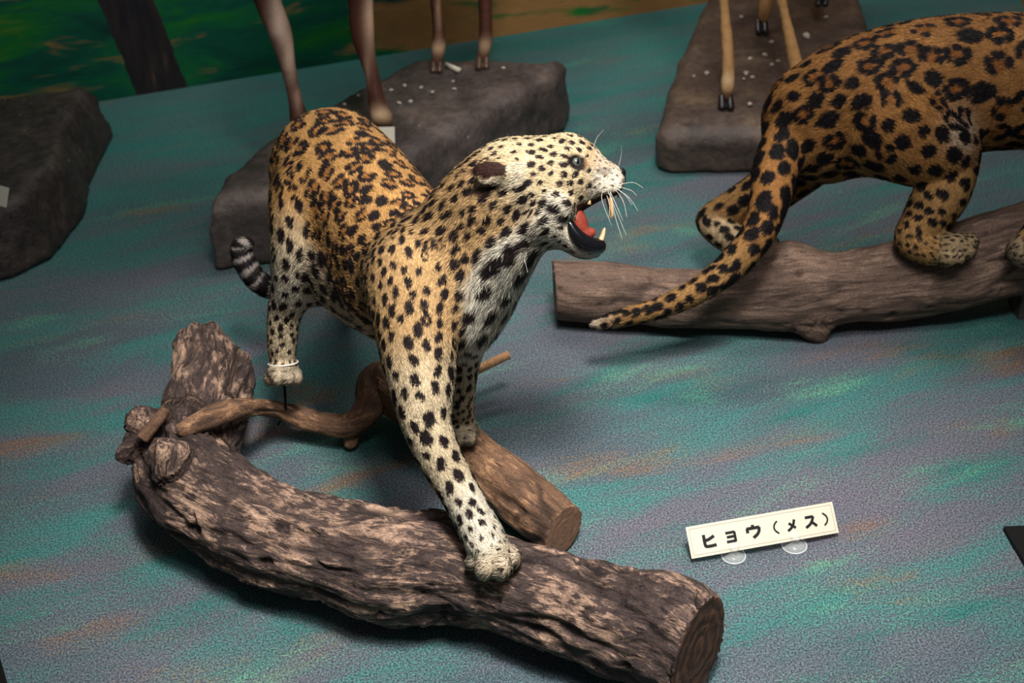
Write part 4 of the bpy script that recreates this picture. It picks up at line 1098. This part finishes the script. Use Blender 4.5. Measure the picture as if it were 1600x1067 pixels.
def strokes(name, lines, mat, off, u0=0, du=1, v0=0, dv=1):
    V = []; Fc = []
    for pts, wdt in lines:
        P = np.array([(u0 + du * a, v0 + dv * b) for a, b in pts]); P2 = P * np.array([PW, PH])
        if len(P2) == 2: P2 = np.linspace(P2[0], P2[1], 12)
        L_, R_ = [], []
        for i in range(len(P2)):
            t = P2[min(i + 1, len(P2) - 1)] - P2[max(i - 1, 0)]; t = t / np.linalg.norm(t); n = np.array([-t[1], t[0]])
            L_.append(P2[i] + n * wdt / 2); R_.append(P2[i] - n * wdt / 2)
        b = len(V)
        for q in L_ + R_: V.append(plate_pt(q[0] / PW, q[1] / PH, off))
        m = len(P2)
        for i in range(m - 1): Fc.append((b + m + i, b + m + i + 1, b + i + 1, b + i))
    return mobj(name, V, Fc, mat, sroot, smooth=False)
m_ = .018; mv = m_ * PW / PH
strokes('border_rule', [([(m_, mv), (1 - m_, mv)], .0007), ([(m_, 1 - mv), (1 - m_, 1 - mv)], .0007), ([(m_, mv), (m_, 1 - mv)], .0007), ([(1 - m_, mv), (1 - m_, 1 - mv)], .0007)], M_RULE, .0004)
def glyph(lines, uc, vc, w, h, wt):
    return [([(uc + (a - .5) * w, vc + (b - .5) * h) for a, b in spline([(a, b, 0) for a, b in pts], 6)[:, :2]] if len(pts) > 2 and sm else [(uc + (a - .5) * w, vc + (b - .5) * h) for a, b in pts], wt) for pts, sm in lines]
WT = .0052
def poly(*p): return (list(p), False)
def crv(*p): return (list(p), True)
HI = [poly((.12, 1.0), (.12, .5)), crv((.12, .6), (.12, .25), (.16, .1), (.30, .05), (.60, .05), (.98, .08)), crv((.14, .52), (.5, .6), (.9, .80))]
YO = [poly((.0, .95), (.95, .95)), poly((.90, .98), (.90, .0)), poly((.08, .52), (.88, .52)), poly((.0, .05), (.95, .05))]
U_ = [poly((.5, 1.08), (.5, .80)), poly((.06, .80), (.95, .80)), poly((.10, .82), (.10, .44)), crv((.92, .82), (.88, .50), (.72, .22), (.42, -.02))]
ME = [crv((.85, 1.0), (.70, .60), (.42, .25), (.02, .0)), crv((.22, .72), (.50, .50), (.88, .18))]
SU = [poly((.08, .90), (.80, .90)), crv((.80, .92), (.66, .58), (.40, .25), (.02, .02)), crv((.55, .45), (.75, .28), (.98, .02))]
LP = [crv((.8, 1.05), (.3, .8), (.1, .5), (.3, .2), (.8, -.05))]
RP = [crv((.2, 1.05), (.7, .8), (.9, .5), (.7, .2), (.2, -.05))]
for gl in ((HI, .135, .47, .085, .40, WT), (YO, .278, .46, .066, .31, WT * .85), (U_, .430, .50, .098, .37, WT), (LP, .585, .50, .040, .36, WT * .55),
           (ME, .690, .49, .066, .33, WT * .85), (SU, .822, .50, .080, .36, WT * .9), (RP, .925, .50, .040, .36, WT * .55)):
    strokes('character', glyph(*gl), M_INK, .0005)
for (x, y, r) in ((1146, 869, 18.5), (1241, 853, 19)):
    c = G(x, y, 0); rr = r * w2c(c)[2] / F; prof = [(1.0, 0.001), (.98, .0025), (.72, .006), (.42, .010), (.30, .013), (.30, .017), (.44, .0185), (.46, .023), (.32, .026), (0.001, .0265)]
    V = []; Fc = []; sg = 28
    for (a, z) in prof:
        for k in range(sg): V.append((c[0] + a * rr * math.cos(6.28318 * k / sg), c[1] + a * rr * math.sin(6.28318 * k / sg), z))
    for i in range(len(prof) - 1):
        for k in range(sg): Fc.append((i * sg + k, i * sg + (k + 1) % sg, (i + 1) * sg + (k + 1) % sg, (i + 1) * sg + k))
    Fc.append(tuple(range(sg - 1, -1, -1)))
    cup = mobj('suction_cup', V, Fc, M_PLASTIC, sroot)
    rg_ = np.array([(c[0] + rr * math.cos(6.28318 * k / 32), c[1] + rr * math.sin(6.28318 * k / 32), .0016) for k in range(33)])
    V, Fc = tube(rg_, .0013, 8, cap=False); mobj('rim', V, Fc, M_RIM, cup)
# two blank-looking cards half hidden
c0 = G(530, 226, RH1 + .002); c1 = G(617, 224, RH1 + .002); e = c1 - c0; w_ = np.linalg.norm(e); e /= w_
bk_ = np.array([-e[1], e[0], 0]); ty = bk_ * .5 + np.array([0, 0, .87])
tag(slab('label_card', c0, e, ty, w_, .040, .0015, M_WHITE), 'white card on the long rock, mostly hidden behind leopard back', 'card')
c0 = G(-75, 300, RH0 + .014); c1 = G(9, 324, RH0 + .014); e = c1 - c0; w_ = np.linalg.norm(e); e /= w_; bk_ = np.array([-e[1], e[0], 0]); ty = bk_ * .5 + np.array([0, 0, .87])
tag(slab('label_card', c0, e, ty, w_, .045, .0015, M_WHITE), 'cream card corner on the shade-darkened rock at the left edge', 'card')

# ------------------------------------------------------------------ black things cut by the frame
def prism(name, pix, h, label, cat):
    B = [G(x, y, 0) for x, y in pix]; n = len(B); V = [tuple(b) for b in B] + [(b[0], b[1], h) for b in B]
    Fc = [tuple(range(n - 1, -1, -1)), tuple(range(n, 2 * n))] + [(i, (i + 1) % n, n + (i + 1) % n, n + i) for i in range(n)]
    V = np.array(V)
    if np.cross(V[1] - V[0], V[2] - V[1])[2] < 0: Fc = [f[::-1] for f in Fc]
    return tag(mobj(name, V, Fc, M_DARK, smooth=False), label, cat)
prism('black_block', [(1567, 829), (1580, 852), (1660, 985), (1900, 960), (1900, 815), (1690, 825)], .010, 'black block cut off by the right edge of the picture', 'block')
prism('black_block', [(-60, 1000), (1, 1030), (14, 1075), (10, 1140), (-80, 1140)], .010, 'black block corner at the lower left of the picture', 'block')
